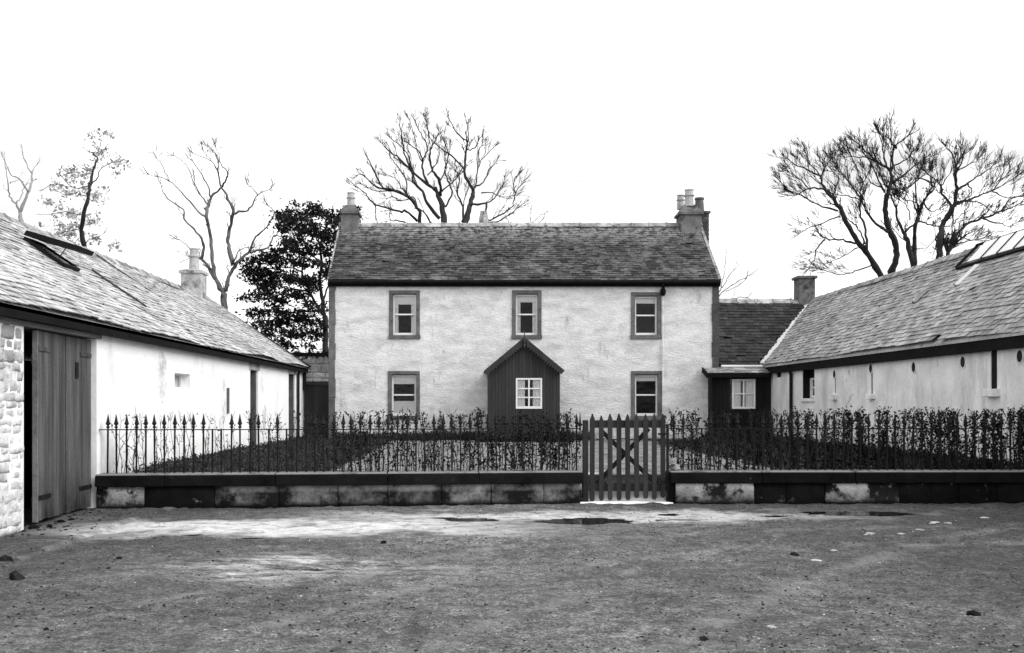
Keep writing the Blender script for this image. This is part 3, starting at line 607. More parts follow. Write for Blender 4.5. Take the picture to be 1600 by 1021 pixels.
for px, py in ((1304, 585), (1361, 576), (1428, 574), (1505, 566), (1594, 557)):       # round vent holes, lined with pipe
    u = uR(px); z = zR(px, py); m = MB(); ou = []; inn = []
    for k in range(16):
        an = 2 * math.pi * k / 16; ou.append(MR(u + .11 * math.cos(an), z + .13 * math.sin(an), -.012)); inn.append(MR(u + .085 * math.cos(an), z + .105 * math.sin(an), -.012))
    for k in range(16):
        l = (k + 1) % 16; m.quad(ou[k], ou[l], inn[l], inn[k]); m.quad(ou[k], ou[k] + Vector((.02, 0, 0)), ou[l] + Vector((.02, 0, 0)), ou[l])
    rg_ = m.build('vent_ring', M['rwall'], rb)
    m = MB(); m.v = [tuple(p + Vector((.006, 0, 0))) for p in inn]; m.f = [tuple(range(16))]; m.build('vent_plug', M['inside'], rg_)
m = MB(); m.tube([(BX - .16, uR(1237.5), 2.62), (BX - .08, uR(1238.5), 2.45), (BX - .06, uR(1239), 2.35), (BX - .06, uR(1239), .4)], .045, 8); m.build('drainpipe', M['iron'], rb)
VR = Vector((KX - EX, 0, KZ - EZ)); WdR = VR.length; VR.normalize(); NR = Vector((-VR.z, 0, VR.x))
m = MB()
m.hexa([(EX + .02, 5.8, EZ - .08), (EX + .02, 33.6, EZ - .08), (KX, 33.6, KZ - .08), (KX, 5.8, KZ - .08), (EX + .02, 5.8, EZ - .03), (EX + .02, 33.6, EZ - .03), (KX, 33.6, KZ - .03), (KX, 5.8, KZ - .03)])
m.hexa([(13.82, 5.8, EZ - .08), (13.82, 33.6, EZ - .08), (KX, 33.6, KZ - .08), (KX, 5.8, KZ - .08), (13.82, 5.8, EZ - .03), (13.82, 33.6, EZ - .03), (KX, 33.6, KZ - .03), (KX, 5.8, KZ - .03)])
m.build('roof', M['slate_right'], rb)
clipR = lambda c: (c.y - 29.95) < (c.x - 9.0) + .05
slate_roof(rb, M['slate_right'], (EX, 5.8, EZ), (0, 1, 0), VR, NR, 27.8, WdR, .135, .21, clip=clipR, single=298, sag=.07, seed=5, miss=.012)
slate_roof(rb, M['slate_right'], (13.82, 5.8, EZ), (0, 1, 0), (-VR.x, 0, VR.z), (VR.z, 0, VR.x), 27.8, WdR, .25, .4, seed=6)
ridge_tiles(rb, (KX, 21.65, KZ + .03), (KX, 33.4, KZ + .03), .6, r=.1)
m = MB(); m.box(BX - .11, BX - .002, 6, 29.9, 2.44, 2.67); m.build('eaves_board', M['fascia'], rb)  # board deepened and blackened to paint the eaves shadow band
# ridge glazing
def onR(y, t, h): return Vector((EX, y, EZ)) + VR * (WdR * t) + NR * h
fr = MB(); ys = [10 + k * .62 for k in range(22)]
fr.bar(onR(9.9, .79, .05), onR(21.6, .79, .05), .05, .07, up=NR); fr.bar(onR(9.9, .995, .12), onR(21.6, .995, .12), .05, .05, up=NR); fr.bar(onR(21.6, .79, .08), onR(21.6, .995, .1), .03, .06, up=NR)
fo = fr.build('ridge_skylight', M['blackboard'], rb)
for k, y in enumerate(ys[:-1]):
    if y + .6 > 21.6: break
    m = MB(); m.hexa([onR(y + .02, .805, .1), onR(y + .6, .805, .1), onR(y + .6, .985, .14), onR(y + .02, .985, .14), onR(y + .02, .805, .115), onR(y + .6, .805, .115), onR(y + .6, .985, .155), onR(y + .02, .985, .155)]); m.build('pane', M['rooflight'], fo)
    m = MB(); m.bar(onR(y, .80, .12), onR(y, .99, .16), .018, .03, up=NR); m.build('glazing_bar', M['gate'], fo)
# two small lifted vents in the slates
for (ya, t0, t1, ln) in ((20.6, .57, .76, 0), (22.1, .48, .60, 1)):
    m = MB(); a = onR(ya, t0, .02); b = onR(ya + (.0), t1, .02); m.hexa([onR(ya - .1, t0, .03), onR(ya + .02, t0, .03), onR(ya + .02, t1, .03), onR(ya - .1, t1, .03), onR(ya - .1, t0, .05), onR(ya + .02, t0, .08), onR(ya + .02, t1, .08), onR(ya - .1, t1, .05)])
    m.build('roof_flap', M['lead'] if not ln else M['slate_right'], rb)
    m = MB(); m.bar(onR(ya + .05, t0, .04), onR(ya + .05, t1, .04), .03, .06, up=NR); m.build('flap_edge', M['blackboard'], rb)
m = MB(); m.mbox(MR, slit[0][0] + .003, slit[0][1] - .003, slit[0][2] + .003, slit[0][3] - .003, .015, .1); m.build('slit_shade_plug', M['blackboard'], rb)  # dark plug added so the slit looks deep in shade
for q_ in slit[1:]: m = MB(); m.mbox(MR, q_[0] + .002, q_[1] - .002, q_[2] + .002, q_[3] - .002, .01, .06); m.build('slit_shade_plug', M['quoin'], rb)  # dark plugs added to shade the narrower slits
chimney(rb, 10.92, 11.46, 32.2, 32.75, 4.3, 5.72, [], M['chim'], cope=.06)
# link wing
lk = thing('link_wing', 'low dark slated wing joining the farmhouse to the right barn', 'outbuilding', (8.6, 31, 0))
m = MB(); m.box(7.68, 9.14, 30.1, 30.5, 0, 2.72); m.box(7.68, 11.3, 34.2, 34.6, 0, 2.72); m.build('wall', M['rwall'], lk)
EL = (29.95, 2.72); RL = (32.36, 4.97); VL = Vector((0, RL[0] - EL[0], RL[1] - EL[1])); WdL = VL.length; VL.normalize(); NL = Vector((0, -VL.z, VL.y))
LX0, LX1 = 7.68, 11.4
m = MB()
m.hexa([(LX0, EL[0] + .02, EL[1] - .08), (LX1, EL[0] + .02, EL[1] - .08), (LX1, RL[0], RL[1] - .1), (LX0, RL[0], RL[1] - .1), (LX0, EL[0] + .02, EL[1] - .035), (LX1, EL[0] + .02, EL[1] - .035), (LX1, RL[0], RL[1] - .05), (LX0, RL[0], RL[1] - .05)])
m.hexa([(LX0, 34.77, EL[1] - .08), (LX1, 34.77, EL[1] - .08), (LX1, RL[0], RL[1] - .1), (LX0, RL[0], RL[1] - .1), (LX0, 34.77, EL[1] - .035), (LX1, 34.77, EL[1] - .035), (LX1, RL[0], RL[1] - .05), (LX0, RL[0], RL[1] - .05)])
m.build('roof', M['slate_link'], lk)
slate_roof(lk, M['slate_link'], (LX0, EL[0], EL[1]), (1, 0, 0), VL, NL, LX1 - LX0, WdL, .15, .22, clip=lambda c: (c.x - 9.0) < (c.y - 29.95) - .03, sag=.03, seed=8)
ridge_tiles(lk, (LX0, RL[0], RL[1] + .03), (11.3, RL[0], RL[1] + .03), .55)
m = MB(); a = Vector((9.08, 29.93, 2.78)); b = Vector((11.42, 32.30, 4.99)); nv = (NL + NR).normalized(); m.bar(a, b, .34, .05, up=nv); m.build('valley_flashing', M['lead'], lk)
m = MB(); m.tube([(7.7, 29.86, 2.68), (9.0, 29.86, 2.68)], .045, 8); m.build('gutter', M['lead'], lk)
# lean-to lobby
lt = thing('lobby', 'small black boarded lobby with lean-to roof between farmhouse and right barn', 'porch', (8.2, 29.6, .4))
LY = 29.5; ML = lambda u, z, d: Vector((u, LY + d, z)); s_ = 1500 / LY
a0 = (1112 - 740) / s_; b0 = BX - .01; wa, wb_, wz, wt = (1144 - 740) / s_, (1180 - 740) / s_, 1.5 + (632 - 639) / s_, 1.5 + (632 - 593) / s_
k = 0; nb = 16
for k in range(nb):
    a = a0 + (b0 - a0) * k / nb; b = a0 + (b0 - a0) * (k + 1) / nb - .006
    if b > wa and a < wb_:
        m = MB(); m.box(a, b, LY, LY + .03, .38, wz - .01); m.build('board', M['blackboard'], lt); m = MB(); m.box(a, b, LY, LY + .03, wt + .01, 2.36); m.build('board', M['blackboard'], lt)
    else: m = MB(); m.box(a, b, LY, LY + .03, .38, 2.36); m.build('board', M['blackboard'], lt)
m = MB(); m.box(a0, a0 + .03, LY + .032, 29.96, .38, 2.5); m.build('side_wall', M['blackboard'], lt)
sash_window(lt, ML, wa, wb_, wz, wt, -.015, rows=2, cols=2, double=False, fw=.045, curtain=1, gap=.22)
m = MB(); m.hexa([(a0 - .16, 29.32, 2.40), (b0 - .06, 29.32, 2.40), (b0 - .06, 29.94, 2.60), (a0 - .16, 29.94, 2.60), (a0 - .16, 29.32, 2.43), (b0 - .06, 29.32, 2.43), (b0 - .06, 29.94, 2.63), (a0 - .16, 29.94, 2.63)]); m.build('roof_slope', M['slate_right'], lt)
slate_roof(lt, M['slate_right'], (a0 - .17, 29.3, 2.445), (1, 0, 0), Vector((0, .62, .2)).normalized(), Vector((0, -.2, .62)).normalized(), b0 - a0 + .1, .64, .13, .2, seed=12, sag=0)
m = MB(); m.box(a0 - .18, b0 - .06, 29.28, 29.31, 2.32, 2.44); m.hexa([(a0 - .2, 29.28, 2.3), (a0 - .17, 29.28, 2.3), (a0 - .17, 29.94, 2.5), (a0 - .2, 29.94, 2.5), (a0 - .2, 29.28, 2.46), (a0 - .17, 29.28, 2.46), (a0 - .17, 29.94, 2.66), (a0 - .2, 29.94, 2.66)]); m.build('eaves_board', M['fascia'], lt)

# ------------------------------------------------------------------ left barn
AX, AEX, AEZ, AKX, AKZ, AY1 = -5.43, -5.26, 2.67, -8.5, 4.86, 30.6
MLb = lambda u, z, d: Vector((AX - d, u, z))
def uL(px): return AX * 1500 / (px - 740)
def zL(px, py): return 1.5 + (632 - py) * uL(px) / 1500
lb = thing('whitewashed_barn', 'long whitewashed barn with plank doors and pale slates along the left of the yard', 'barn', (-7, 20, 0))
D0, D1 = uL(37), uL(151); DT = 2.44
swin = (uL(273), uL(297), 1.79, 2.07); dr1 = (uL(391), uL(403), .3, 2.34); dr2 = (uL(451), uL(461), .3, 2.40)
m = MB(); wall_holes(m, MLb, 6, AY1, -.1, 2.68, [(D0, D1, -.099, DT + .25), swin, dr1, dr2], .5)
m.prism([(AX - .5, 6, -.1), (-11.57, 6, -.1), (-11.57, 6, 2.6), (AKX, 6, 4.7), (AX - .5, 6, 2.95)], (0, .4, 0)); m.prism([(AX - .5, AY1 - .4, -.1), (-11.57, AY1 - .4, -.1), (-11.57, AY1 - .4, 2.6), (AKX, AY1 - .4, 4.7), (AX - .5, AY1 - .4, 2.95)], (0, .4, 0))
m.box(-11.57, -11.2, 6.4, AY1 - .4, -.1, 2.6)
m.build('wall', M['white'], lb)
m = MB(); m.mbox(MLb, D0 - .9, D1 + .12, DT, DT + .15, -.035, .4, .004); m.mbox(MLb, D0 - .9, D1 + .05, DT + .155, DT + .25, -.005, .4, .004); m.build('lintel_beam', M['beam'], lb, bevel=.01)
m = MB(); m.mbox(MLb, D0 + .02, D0 + .12, 0, DT, .12, .28); m.mbox(MLb, D0 - .0, D0 + .42, 0, DT, .3, .34); m.build('door_gap_board', M['blackboard'], lb)  # black post and board stand in for the gap's shade
def rough_stone(Mf, u0, u1, z0, z1, pr, mt, parent, name='stone', dep=.14, amp=.018):
    m = MB(); nu = max(3, int((u1 - u0) / .045)); nv = max(3, int((z1 - z0) / .04)); hw = min(u1 - u0, z1 - z0)
    for j in range(nv + 1):
        for i in range(nu + 1):
            u = u0 + (u1 - u0) * i / nu; z = z0 + (z1 - z0) * j / nv; e = min(u - u0, u1 - u, z - z0, z1 - z) / hw
            wu = .014 * nz3(z * 7, u * 3, u0) ; wz = .014 * nz3(u * 6, z * 3, z0)
            m.v.append(tuple(Mf(u + wu, z + wz, -pr + .016 * math.exp(-e / .09) + amp * nz3(u * 8, z * 8, u0 * 5))))
    for j in range(nv):
        for i in range(nu): q = j * (nu + 1) + i; m.f.append((q, q + 1, q + nu + 2, q + nu + 1))
    rim = [i for i in range(nu + 1)] + [j * (nu + 1) + nu for j in range(1, nv + 1)] + [nv * (nu + 1) + i for i in range(nu - 1, -1, -1)] + [j * (nu + 1) for j in range(nv - 1, 0, -1)]
    dv = Mf(0, 0, dep) - Mf(0, 0, 0); base = len(m.v)
    for k in rim: m.v.append(tuple(Vector(m.v[k]) + dv))
    for k in range(len(rim)): l = (k + 1) % len(rim); m.f.append((rim[l], rim[k], base + k, base + l))
    return m.build(name, mt, parent, smooth=True)
# rubble edge of the near wall, stone by stone
z = -.02
while z < 2.38:
    h = rnd.uniform(.07, .17); u = 10.55 + rnd.uniform(-.1, .1)
    while u < D0:
        w_ = rnd.uniform(.12, .42); e = min(u + w_, D0 + rnd.uniform(-.09, .02))
        if e - u < .06: break
        rough_stone(MLb, u, e, z - .004, z + h + .004, rnd.uniform(.004, .02), M['rubble'], lb, amp=.014); u = e
    z += h
# plank doors
def leaf(u0, u1, hinge, ajar):
    n = 5 if u1 - u0 > .9 else 5; root = None; m = MB()
    Md = lambda u, zz, d: MLb(u, zz, d - ajar * (u1 - u) / (u1 - u0))
    m.mbox(Md, u0, u1, .22, .34, .1, .13); m.mbox(Md, u0, u1, 2.0, 2.12, .1, .13); root = m.build('door', M['barn_door'], lb)
    for k in range(n):
        a = u0 + (u1 - u0) * k / n; b = u0 + (u1 - u0) * (k + 1) / n - .006
        q = MB(); q.mbox(Md, a, b, .03 + rnd.uniform(0, .02), DT - .02, .06 + rnd.uniform(-.002, .002), .098); q.build('board', M['barn_door'], root)
    for zz, ln in ((2.17, .38), (.3, .4)):
        q = MB(); ua, ub = (u0 + .02, u0 + .02 + ln) if hinge == 0 else (u1 - .02 - ln, u1 - .02); q.mbox(Md, ua, ub, zz, zz + .055, .045, .058); q.build('strap_hinge', M['barn_door'] if zz > 1 else M['iron'], root)
    return root, Md
SP = uL(109.5)
r1, Md1 = leaf(uL(59), SP - .02, 0, .05); r2, Md2 = leaf(SP + .022, uL(149), 1, 0)
q = MB(); ua = uL(124); q.mbox(Md2, ua, ua + .09, 1.86, 2.08, .045, .058); q.build('latch_plate', M['iron'], r2)
q = MB(); q.mbox(Md1, uL(59) - .02, uL(59) + .0, .03, DT - .02, .045, .11); q.build('door_edge', M['beam'], r1)
# loose stones by the door foot
for k, (px, py, r, lbx) in enumerate(((22, 822, .09, 'pale stone under the whitewashed wall end'), (45, 824, .07, 'flat stone lying at the left door foot'), (88, 815, .05, 'small pale stone against the barn door'), (70, 822, .04, 'lowest of the stones by the barn door'), (104, 812, .045, 'stone at the meeting of the two barn doors'))):
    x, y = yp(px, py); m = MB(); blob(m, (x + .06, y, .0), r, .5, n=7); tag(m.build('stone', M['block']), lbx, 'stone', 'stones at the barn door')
m = MB()
for k in range(60):
    x = -5.4 + rnd.random() ** 2 * .8; y = rnd.uniform(10.9, 13.6); blob(m, (x, y, yard_z(x, y)), rnd.uniform(.012, .035), .5, n=5)
tag(m.build('rubble_bits', M['clod']), 'broken bits of stone and mud along the barn door', 'rubble', kind='stuff')
# small window, two doors, strips
sash_window(lb, MLb, swin[0], swin[1], swin[2], swin[3], .16, rows=1, cols=2, double=False, fw=.022, curtain=1, gap=.62)
for dr in (dr1, dr2):
    q = MB(); q.mbox(MLb, dr[0] - .0, dr[1] + .0, dr[2], dr[3], .3, .34); fo = q.build('door', M['blackboard'], lb)
    q = MB(); q.mbox(MLb, dr[0] - .12, dr[1] + .12, dr[3] + .005, dr[3] + .16, -.02, .2, .003); q.build('lintel', M['chim_l'], fo); q = MB(); q.mbox(MLb, dr[1] - .07, dr[1] - .0, dr[2], dr[3], .04, .28); q.build('door_frame', M['dress'], fo)
q = MB(); q.mbox(MLb, uL(354), uL(356.5), 1.3, 1.86, -.03, 0); q.build('batten', M['dress'], lb)
q = MB(); q.tube([(AX + .14, uL(463), 2.58), (AX + .06, uL(463), 2.42), (AX + .06, uL(463), .4)], .045, 8); q.build('drainpipe', M['iron'], lb)
q = MB(); q.tube([(AX + .06, AY1 - .1, 2.5), (AX + .06, AY1 - .1, 1.95)], .06, 8); q.build('pipe_end', M['iron'], lb)
VA = Vector((AKX - AEX, 0, AKZ - AEZ)); WdA = VA.length; VA.normalize(); NA = Vector((VA.z, 0, -VA.x))
m = MB()
for ex_ in (AEX - .02, 2 * AKX - AEX + .02):
    m.hexa([(ex_, 5.8, AEZ - .08), (ex_, AY1 + .1, AEZ - .08), (AKX, AY1 + .1, AKZ - .08), (AKX, 5.8, AKZ - .08), (ex_, 5.8, AEZ - .03), (ex_, AY1 + .1, AEZ - .03), (AKX, AY1 + .1, AKZ - .03), (AKX, 5.8, AKZ - .03)])
m.build('roof', M['slate_left'], lb)
slate_roof(lb, M['slate_left'], (AEX, 5.8, AEZ), (0, 1, 0), VA, NA, AY1 + .15 - 5.8, WdA, .145, .22, single=298, sag=.09, seed=7, miss=.02)
slate_roof(lb, M['slate_left'], (2 * AKX - AEX, 5.8, AEZ), (0, 1, 0), (-VA.x, 0, VA.z), (-VA.z, 0, -VA.x), AY1 + .15 - 5.8, WdA, .25, .4, seed=9)
ridge_tiles(lb, (AKX, 5.9, AKZ + .03), (AKX, AY1 + .1, AKZ + .03), .6, r=.1)
m = MB(); m.box(AX + .045, AX + .15, 6, AY1, 2.50, 2.64); m.build('eaves_board', M['fascia'], lb)  # enlarged black board paints the shadow under these eaves
m = MB(); m.bar((AEX + .02, AY1 + .12, AEZ), (AKX, AY1 + .12, AKZ), .06, .12, up=NA); m.build('verge_strip', M['slate_house'], lb)
def onA(y, t, h): return Vector((AEX, y, AEZ)) + VA * (WdA * t) + NA * h
# open roof hatch
m = MB(); T0, T1, Y0_, Y1_ = .535, .735, 16.3, 16.95
for (p, q_) in ((onA(Y0_, T0, .04), onA(Y0_, T1, .04)), (onA(Y1_, T0, .04), onA(Y1_, T1, .04)), (onA(Y0_, T0, .04), onA(Y1_, T0, .04)), (onA(Y0_, T1, .04), onA(Y1_, T1, .04))): m.bar(p, q_, .05, .06, up=NA)
ho = m.build('roof_hatch', M['blackboard'], lb)
m = MB(); m.hexa([onA(Y0_, T0, -.01), onA(Y1_, T0, -.01), onA(Y1_, T1, -.01), onA(Y0_, T1, -.01), onA(Y0_, T0, .035), onA(Y1_, T0, .035), onA(Y1_, T1, .035), onA(Y0_, T1, .035)]); m.build('hatch_opening', M['slate_left'], ho)
m = MB(); m.hexa([onA(Y0_ - .04, T0 - .01, .36), onA(Y1_ + .04, T0 - .01, .36), onA(Y1_ + .04, T1 + .01, .09), onA(Y0_ - .04, T1 + .01, .09), onA(Y0_ - .04, T0 - .01, .45), onA(Y1_ + .04, T0 - .01, .45), onA(Y1_ + .04, T1 + .01, .18), onA(Y0_ - .04, T1 + .01, .18)]); m.build('hatch_lid', M['blackboard'], ho)
m = MB(); m.tube([onA(Y0_, T0 + .03, .08), onA(Y0_, T0 + .03, .36)], .01, 5); m.build('hatch_stay', M['iron'], ho)
for (ya, t0, t1) in ((21.3, .6, .98), (18.2, .3, .62)):
    m = MB(); pts = [onA(ya + .03 * math.sin(k), t0 + (t1 - t0) * k / 8, .035) for k in range(9)]; m.tube(pts, .02, 5); m.build('roof_seam', M['slate_house'], lb)
chimney(lb, -8.82, -8.2, 28.9, 29.5, 4.3, 5.45, [(-8.5, 29.2, .68, .155, 'pot')], M['chim_l'], cope=.05, haunch=.05)
# end wall and dark shed front between barn and house
ew = thing('yard_wall', 'pale rubble wall with overgrown top between left barn and farmhouse', 'wall', (-5, 31.2, 0))
z = .35
while z < 2.9:
    h = rnd.uniform(.18, .28); x = -5.7
    while x < -4.52:
        w_ = rnd.uniform(.22, .5); xe = min(x + w_, -4.5); rough_stone(lambda u, zz, d: Vector((u, 31.0 + d, zz)), x, xe, z, z + h, rnd.uniform(.0, .03), M['rubble'], ew, dep=.35); x = xe
        if x > -4.56: break
    z += h
q = MB(); q.box(-5.75, -4.5, 30.95, 31.45, z, z + .1); q.build('coping', M['block_d'], ew)
sh = thing('shed', 'dark low shed front against the pale rubble wall', 'shed', (-5, 30.8, 0))
for k in range(6):
    q = MB(); a = -5.42 + k * .155; q.box(a, a + .15, 30.7, 30.74, .35, 2.1); q.build('board', M['board'], sh)
q = MB(); q.hexa([(-5.42, 30.66, 2.1), (-4.5, 30.66, 2.1), (-4.5, 30.98, 2.2), (-5.42, 30.98, 2.2), (-5.42, 30.66, 2.14), (-4.5, 30.66, 2.14), (-4.5, 30.98, 2.24), (-5.42, 30.98, 2.24)]); q.build('roof', M['slate_link'], sh)

# ------------------------------------------------------------------ dwarf walls, railings, gate
LA = Vector((-5.42, 13.75, 0)); LB = Vector((1.64, 14.42, 0)); tL = (LB - LA).normalized(); nL = Vector((-tL.y, tL.x, 0)); LL = (LB - LA).length
MFl = lambda u, z, d: LA + tL * u + nL * d + Vector((0, 0, z))
RA = Vector((2.95, 14.42, 0)); RB = Vector((9.14, 14.5, 0)); tR = (RB - RA).normalized(); nR = Vector((-tR.y, tR.x, 0)); RLn = (RB - RA).length
MFr = lambda u, z, d: RA + tR * u + nR * d + Vector((0, 0, z))
def dwarf(name, label, Mf, L, blocks, copes, loc):
    w = thing(name, label, 'wall', loc)
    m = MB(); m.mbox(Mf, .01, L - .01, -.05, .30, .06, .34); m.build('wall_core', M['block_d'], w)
    for (a, b, k, pr) in blocks:
        m = MB(); zt = .312
        # a block with a worn, uneven face
        nu = max(2, int((b - a) / .09)); nzq = 5; base = len(m.v)
        for j in range(nzq + 1):
            for i in range(nu + 1):
                u = a + .005 + (b - a - .01) * i / nu; zz = -.04 + (zt - .0 + .04) * j / nzq
                e = min(i / nu, 1 - i / nu) * (b - a); ez = min((j + .3) / nzq, 1 - j / nzq) * .34; rd = .03 * math.exp(-e / .03) + .03 * math.exp(-ez / .03)
                m.v.append(tuple(Mf(u, zz, -pr + rd + .016 * nz3(u * 5, zz * 5, pr * 9 + a))))
        for j in range(nzq):
            for i in range(nu): q = base + j * (nu + 1) + i; m.f.append((q, q + 1, q + nu + 2, q + nu + 1))
        # sides and back edge
        for (i0, i1) in ((0, 0), (nu, nu)):
            for j in range(nzq):
                p = m.v[base + j * (nu + 1) + i0]; p2 = m.v[base + (j + 1) * (nu + 1) + i0]; d = nL * .1; m.quad(p, p2, Vector(p2) + d, Vector(p) + d)
        m.build('wall_stone', M[k], w, smooth=True)
    for (a, b) in copes:
        m = MB(); j = .004
        m.mbox(Mf, a + .003, b - .003, .315, .47, -.045, .36, j); m.hexa([Mf(a + .003, .47, -.045), Mf(b - .003, .47, -.045), Mf(b - .003, .47, .36), Mf(a + .003, .47, .36), Mf(a + .01, .495, .0), Mf(b - .01, .495, .0), Mf(b - .01, .495, .34), Mf(a + .01, .495, .34)])
        m.build('coping_stone', M['cope'], w, bevel=.012)
    return w
def uOf(px, A, t):   # where the sight line meets the wall line
    k = (px - 740) / 1500; return (k * A.y - A.x) / (t.x - k * t.y)
lbx = [uOf(p, LA, tL) for p in (150, 225, 335, 436, 528, 606, 690, 768, 850, 908)]; lbx[0] = 0; lbx[-1] = LL
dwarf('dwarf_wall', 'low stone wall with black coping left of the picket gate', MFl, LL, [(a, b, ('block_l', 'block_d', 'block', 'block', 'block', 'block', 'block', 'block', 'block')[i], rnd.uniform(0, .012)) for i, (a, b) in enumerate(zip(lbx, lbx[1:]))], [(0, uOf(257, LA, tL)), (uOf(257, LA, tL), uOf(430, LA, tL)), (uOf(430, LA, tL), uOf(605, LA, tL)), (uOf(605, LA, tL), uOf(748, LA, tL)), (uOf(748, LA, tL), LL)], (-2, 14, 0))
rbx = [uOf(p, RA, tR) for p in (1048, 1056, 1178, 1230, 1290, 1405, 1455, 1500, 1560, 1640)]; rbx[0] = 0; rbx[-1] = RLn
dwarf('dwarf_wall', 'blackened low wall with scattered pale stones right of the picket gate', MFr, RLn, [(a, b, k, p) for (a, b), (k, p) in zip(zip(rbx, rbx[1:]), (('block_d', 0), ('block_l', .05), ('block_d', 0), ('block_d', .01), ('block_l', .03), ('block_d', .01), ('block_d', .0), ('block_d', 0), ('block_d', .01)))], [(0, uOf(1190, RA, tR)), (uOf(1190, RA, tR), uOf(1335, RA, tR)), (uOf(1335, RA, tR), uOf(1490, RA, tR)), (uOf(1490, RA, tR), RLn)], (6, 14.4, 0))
def railing(label, Mf, L, sp, loc, nofin, start=.05):
    r = thing('iron_railing', label, 'railing', loc)
    D = .17; n = int((L - start - .03) / sp)
    bar = MB(); bar.box(-.0105, .0105, -.0105, .0105, .44, 1.14); bm_ = bar.mesh('bar', M['iron'])
    fin = MB(); fin.tube_z([(0, 0, 1.12), (0, 0, 1.15), (0, 0, 1.158), (0, 0, 1.17), (0, 0, 1.19), (0, 0, 1.215), (0, 0, 1.25), (0, 0, 1.36)], [.012, .012, .026, .026, .013, .036, .024, .003], 8); fm = fin.mesh('finial', M['iron'])
    for k in range(n + 1):
        p = Mf(start + k * sp, 0, D); o = link('bar', bm_, r); o.location = p - wloc(r); o.rotation_euler = (rnd.uniform(-.008, .008), rnd.uniform(-.012, .012), 0)
        if k not in nofin: f = link('finial', fm); f.parent = o
    m = MB(); q = Mf(-.02, 1.13, D); e = Mf(L, 1.13, D)
    pts = [Mf(-.02 + (L + .02) * k / 24, 1.13 + rnd.uniform(-.004, .004), D) for k in range(25)]
    for a, b in zip(pts, pts[1:]): m.bar(a, b, .035, .014)
    m.build('top_rail', M['iron'], r)
    return r
railing('spear topped iron railing on the low wall left of the gate', MFl, LL, .1355, (-2, 14.1, .5), {11, 12, 17, 19, 20, 21, 34}, .12)
railing('spear topped iron railing hidden in hedge right of the gate', MFr, RLn, .1355, (6, 14.5, .5), {2, 3, 5, 8, 9}, .1)
for (x, y, lbl) in ((1.70, 14.52, 'dark gate post at the hinge end left of the gate'), (2.93, 14.52, 'slim iron gate post on the right of the gate')):
    if x < 2: m = MB(); m.box(x - .05, x + .03, y - .05, y + .05, -.02, 1.26); o = m.build('gate_post', M['gate'], bevel=.008)
    else: m = MB(); m.box(x - .015, x + .02, y - .02, y + .02, -.02, 1.2); o = m.build('gate_post', M['iron'])
    tag(o, lbl, 'gate post', 'gate posts')
    f = MB(); xx = x - .01 + (-.08 if x < 2 else .07); f.tube_z([(xx, y, 1.1), (xx, y, 1.17), (xx, y, 1.18), (xx, y, 1.2), (xx, y, 1.22), (xx, y, 1.38)], [.014, .014, .034, .034, .016, .003], 8); f.build('finial', M['iron'], o)
gt = thing('picket_gate', 'grey wooden picket gate with nine pointed slats and crossed braces', 'gate', (2.3, 14.5, 0))
GY = 14.5; gs = 1500 / GY
for i, px in enumerate((925.3, 939.8, 953.4, 967.3, 981.2, 995, 1009, 1022.6, 1036)):
    x = (px - 740) / gs; zt = 1.5 + (632 - (647 if i != 1 else 650)) / gs + rnd.uniform(-.005, .005); zb = (.035, .045, .05, .05, .055, .085, .075, .06, .09)[i]; w_ = .036; tl = rnd.uniform(-.006, .006)
    m = MB(); m.prism([(x - w_, GY, zb + .03), (x - w_ * .6, GY, zb), (x + w_ * .6, GY, zb), (x + w_, GY, zb + .03), (x + w_ + tl, GY, zt - .09), (x + .006 + tl, GY, zt), (x - .006 + tl, GY, zt), (x - w_ + tl, GY, zt - .09)], (0, .024, 0)); m.build('picket', M['gate'], gt)
gx0, gx1 = (922 - 740) / gs, (1039 - 740) / gs
for za, zb in ((669, 657), (768, 756)):
    m = MB(); m.box(gx0, gx1, GY + .026, GY + .07, 1.5 + (632 - za) / gs, 1.5 + (632 - zb) / gs); m.build('rail', M['gate'], gt, bevel=.005)
for (a, b) in (((938, 672), (1026, 757)), ((930, 758), (1014, 670))):
    p = at(*a, GY + (.085 if a[1] < 700 else .1)); q = at(*b, GY + (.085 if a[1] < 700 else .1)); m = MB(); m.bar(p, q, .02, .066, up=(0, 0, 1)); m.build('brace', M['gate'], gt)
m = MB(); m.tube([at(925 + k * 12, 685 + 2 * (k % 2), GY + .05) for k in range(10)], .006, 5); m.build('wire', M['iron'], gt)
m = MB(); m.box((1028 - 740) / gs, (1041.5 - 740) / gs, GY - .012, GY - .002, 1.5 + (632 - 680) / gs, 1.5 + (632 - 677) / gs); m.build('hinge', M['iron'], gt)
m = MB(); m.box((1026 - 740) / gs, (1041.5 - 740) / gs, GY - .012, GY - .002, 1.5 + (632 - 754) / gs, 1.5 + (632 - 751) / gs); m.build('hinge', M['iron'], gt)
m = MB(); pts = []
for (yy, z) in ((14.40, .0), (14.43, .03), (14.59, .035), (14.70, .17), (14.95, .18), (15.0, .38), (15.3, .41)):
    pts.append([(1.6 + (3.0 - 1.6) * k / 10, yy + .02 * nz3(k * .7, z * 9), z + .012 * nz3(k * .8, yy)) for k in range(11)])
for a, b in zip(pts, pts[1:]):
    for k in range(10): m.quad(a[k], a[k + 1], b[k + 1], b[k])
tag(m.build('door_step', M['white_step']), 'whitened stone step under the picket gate', 'step')
m = MB(); blob(m, (3.02, 14.55, .62), .07, 1.0, n=8); blob(m, (3.04, 14.56, .545), .075, .9, n=8)
tag(m.build('stone', M['block']), 'round stone resting on the wall end beside the gate', 'stone')

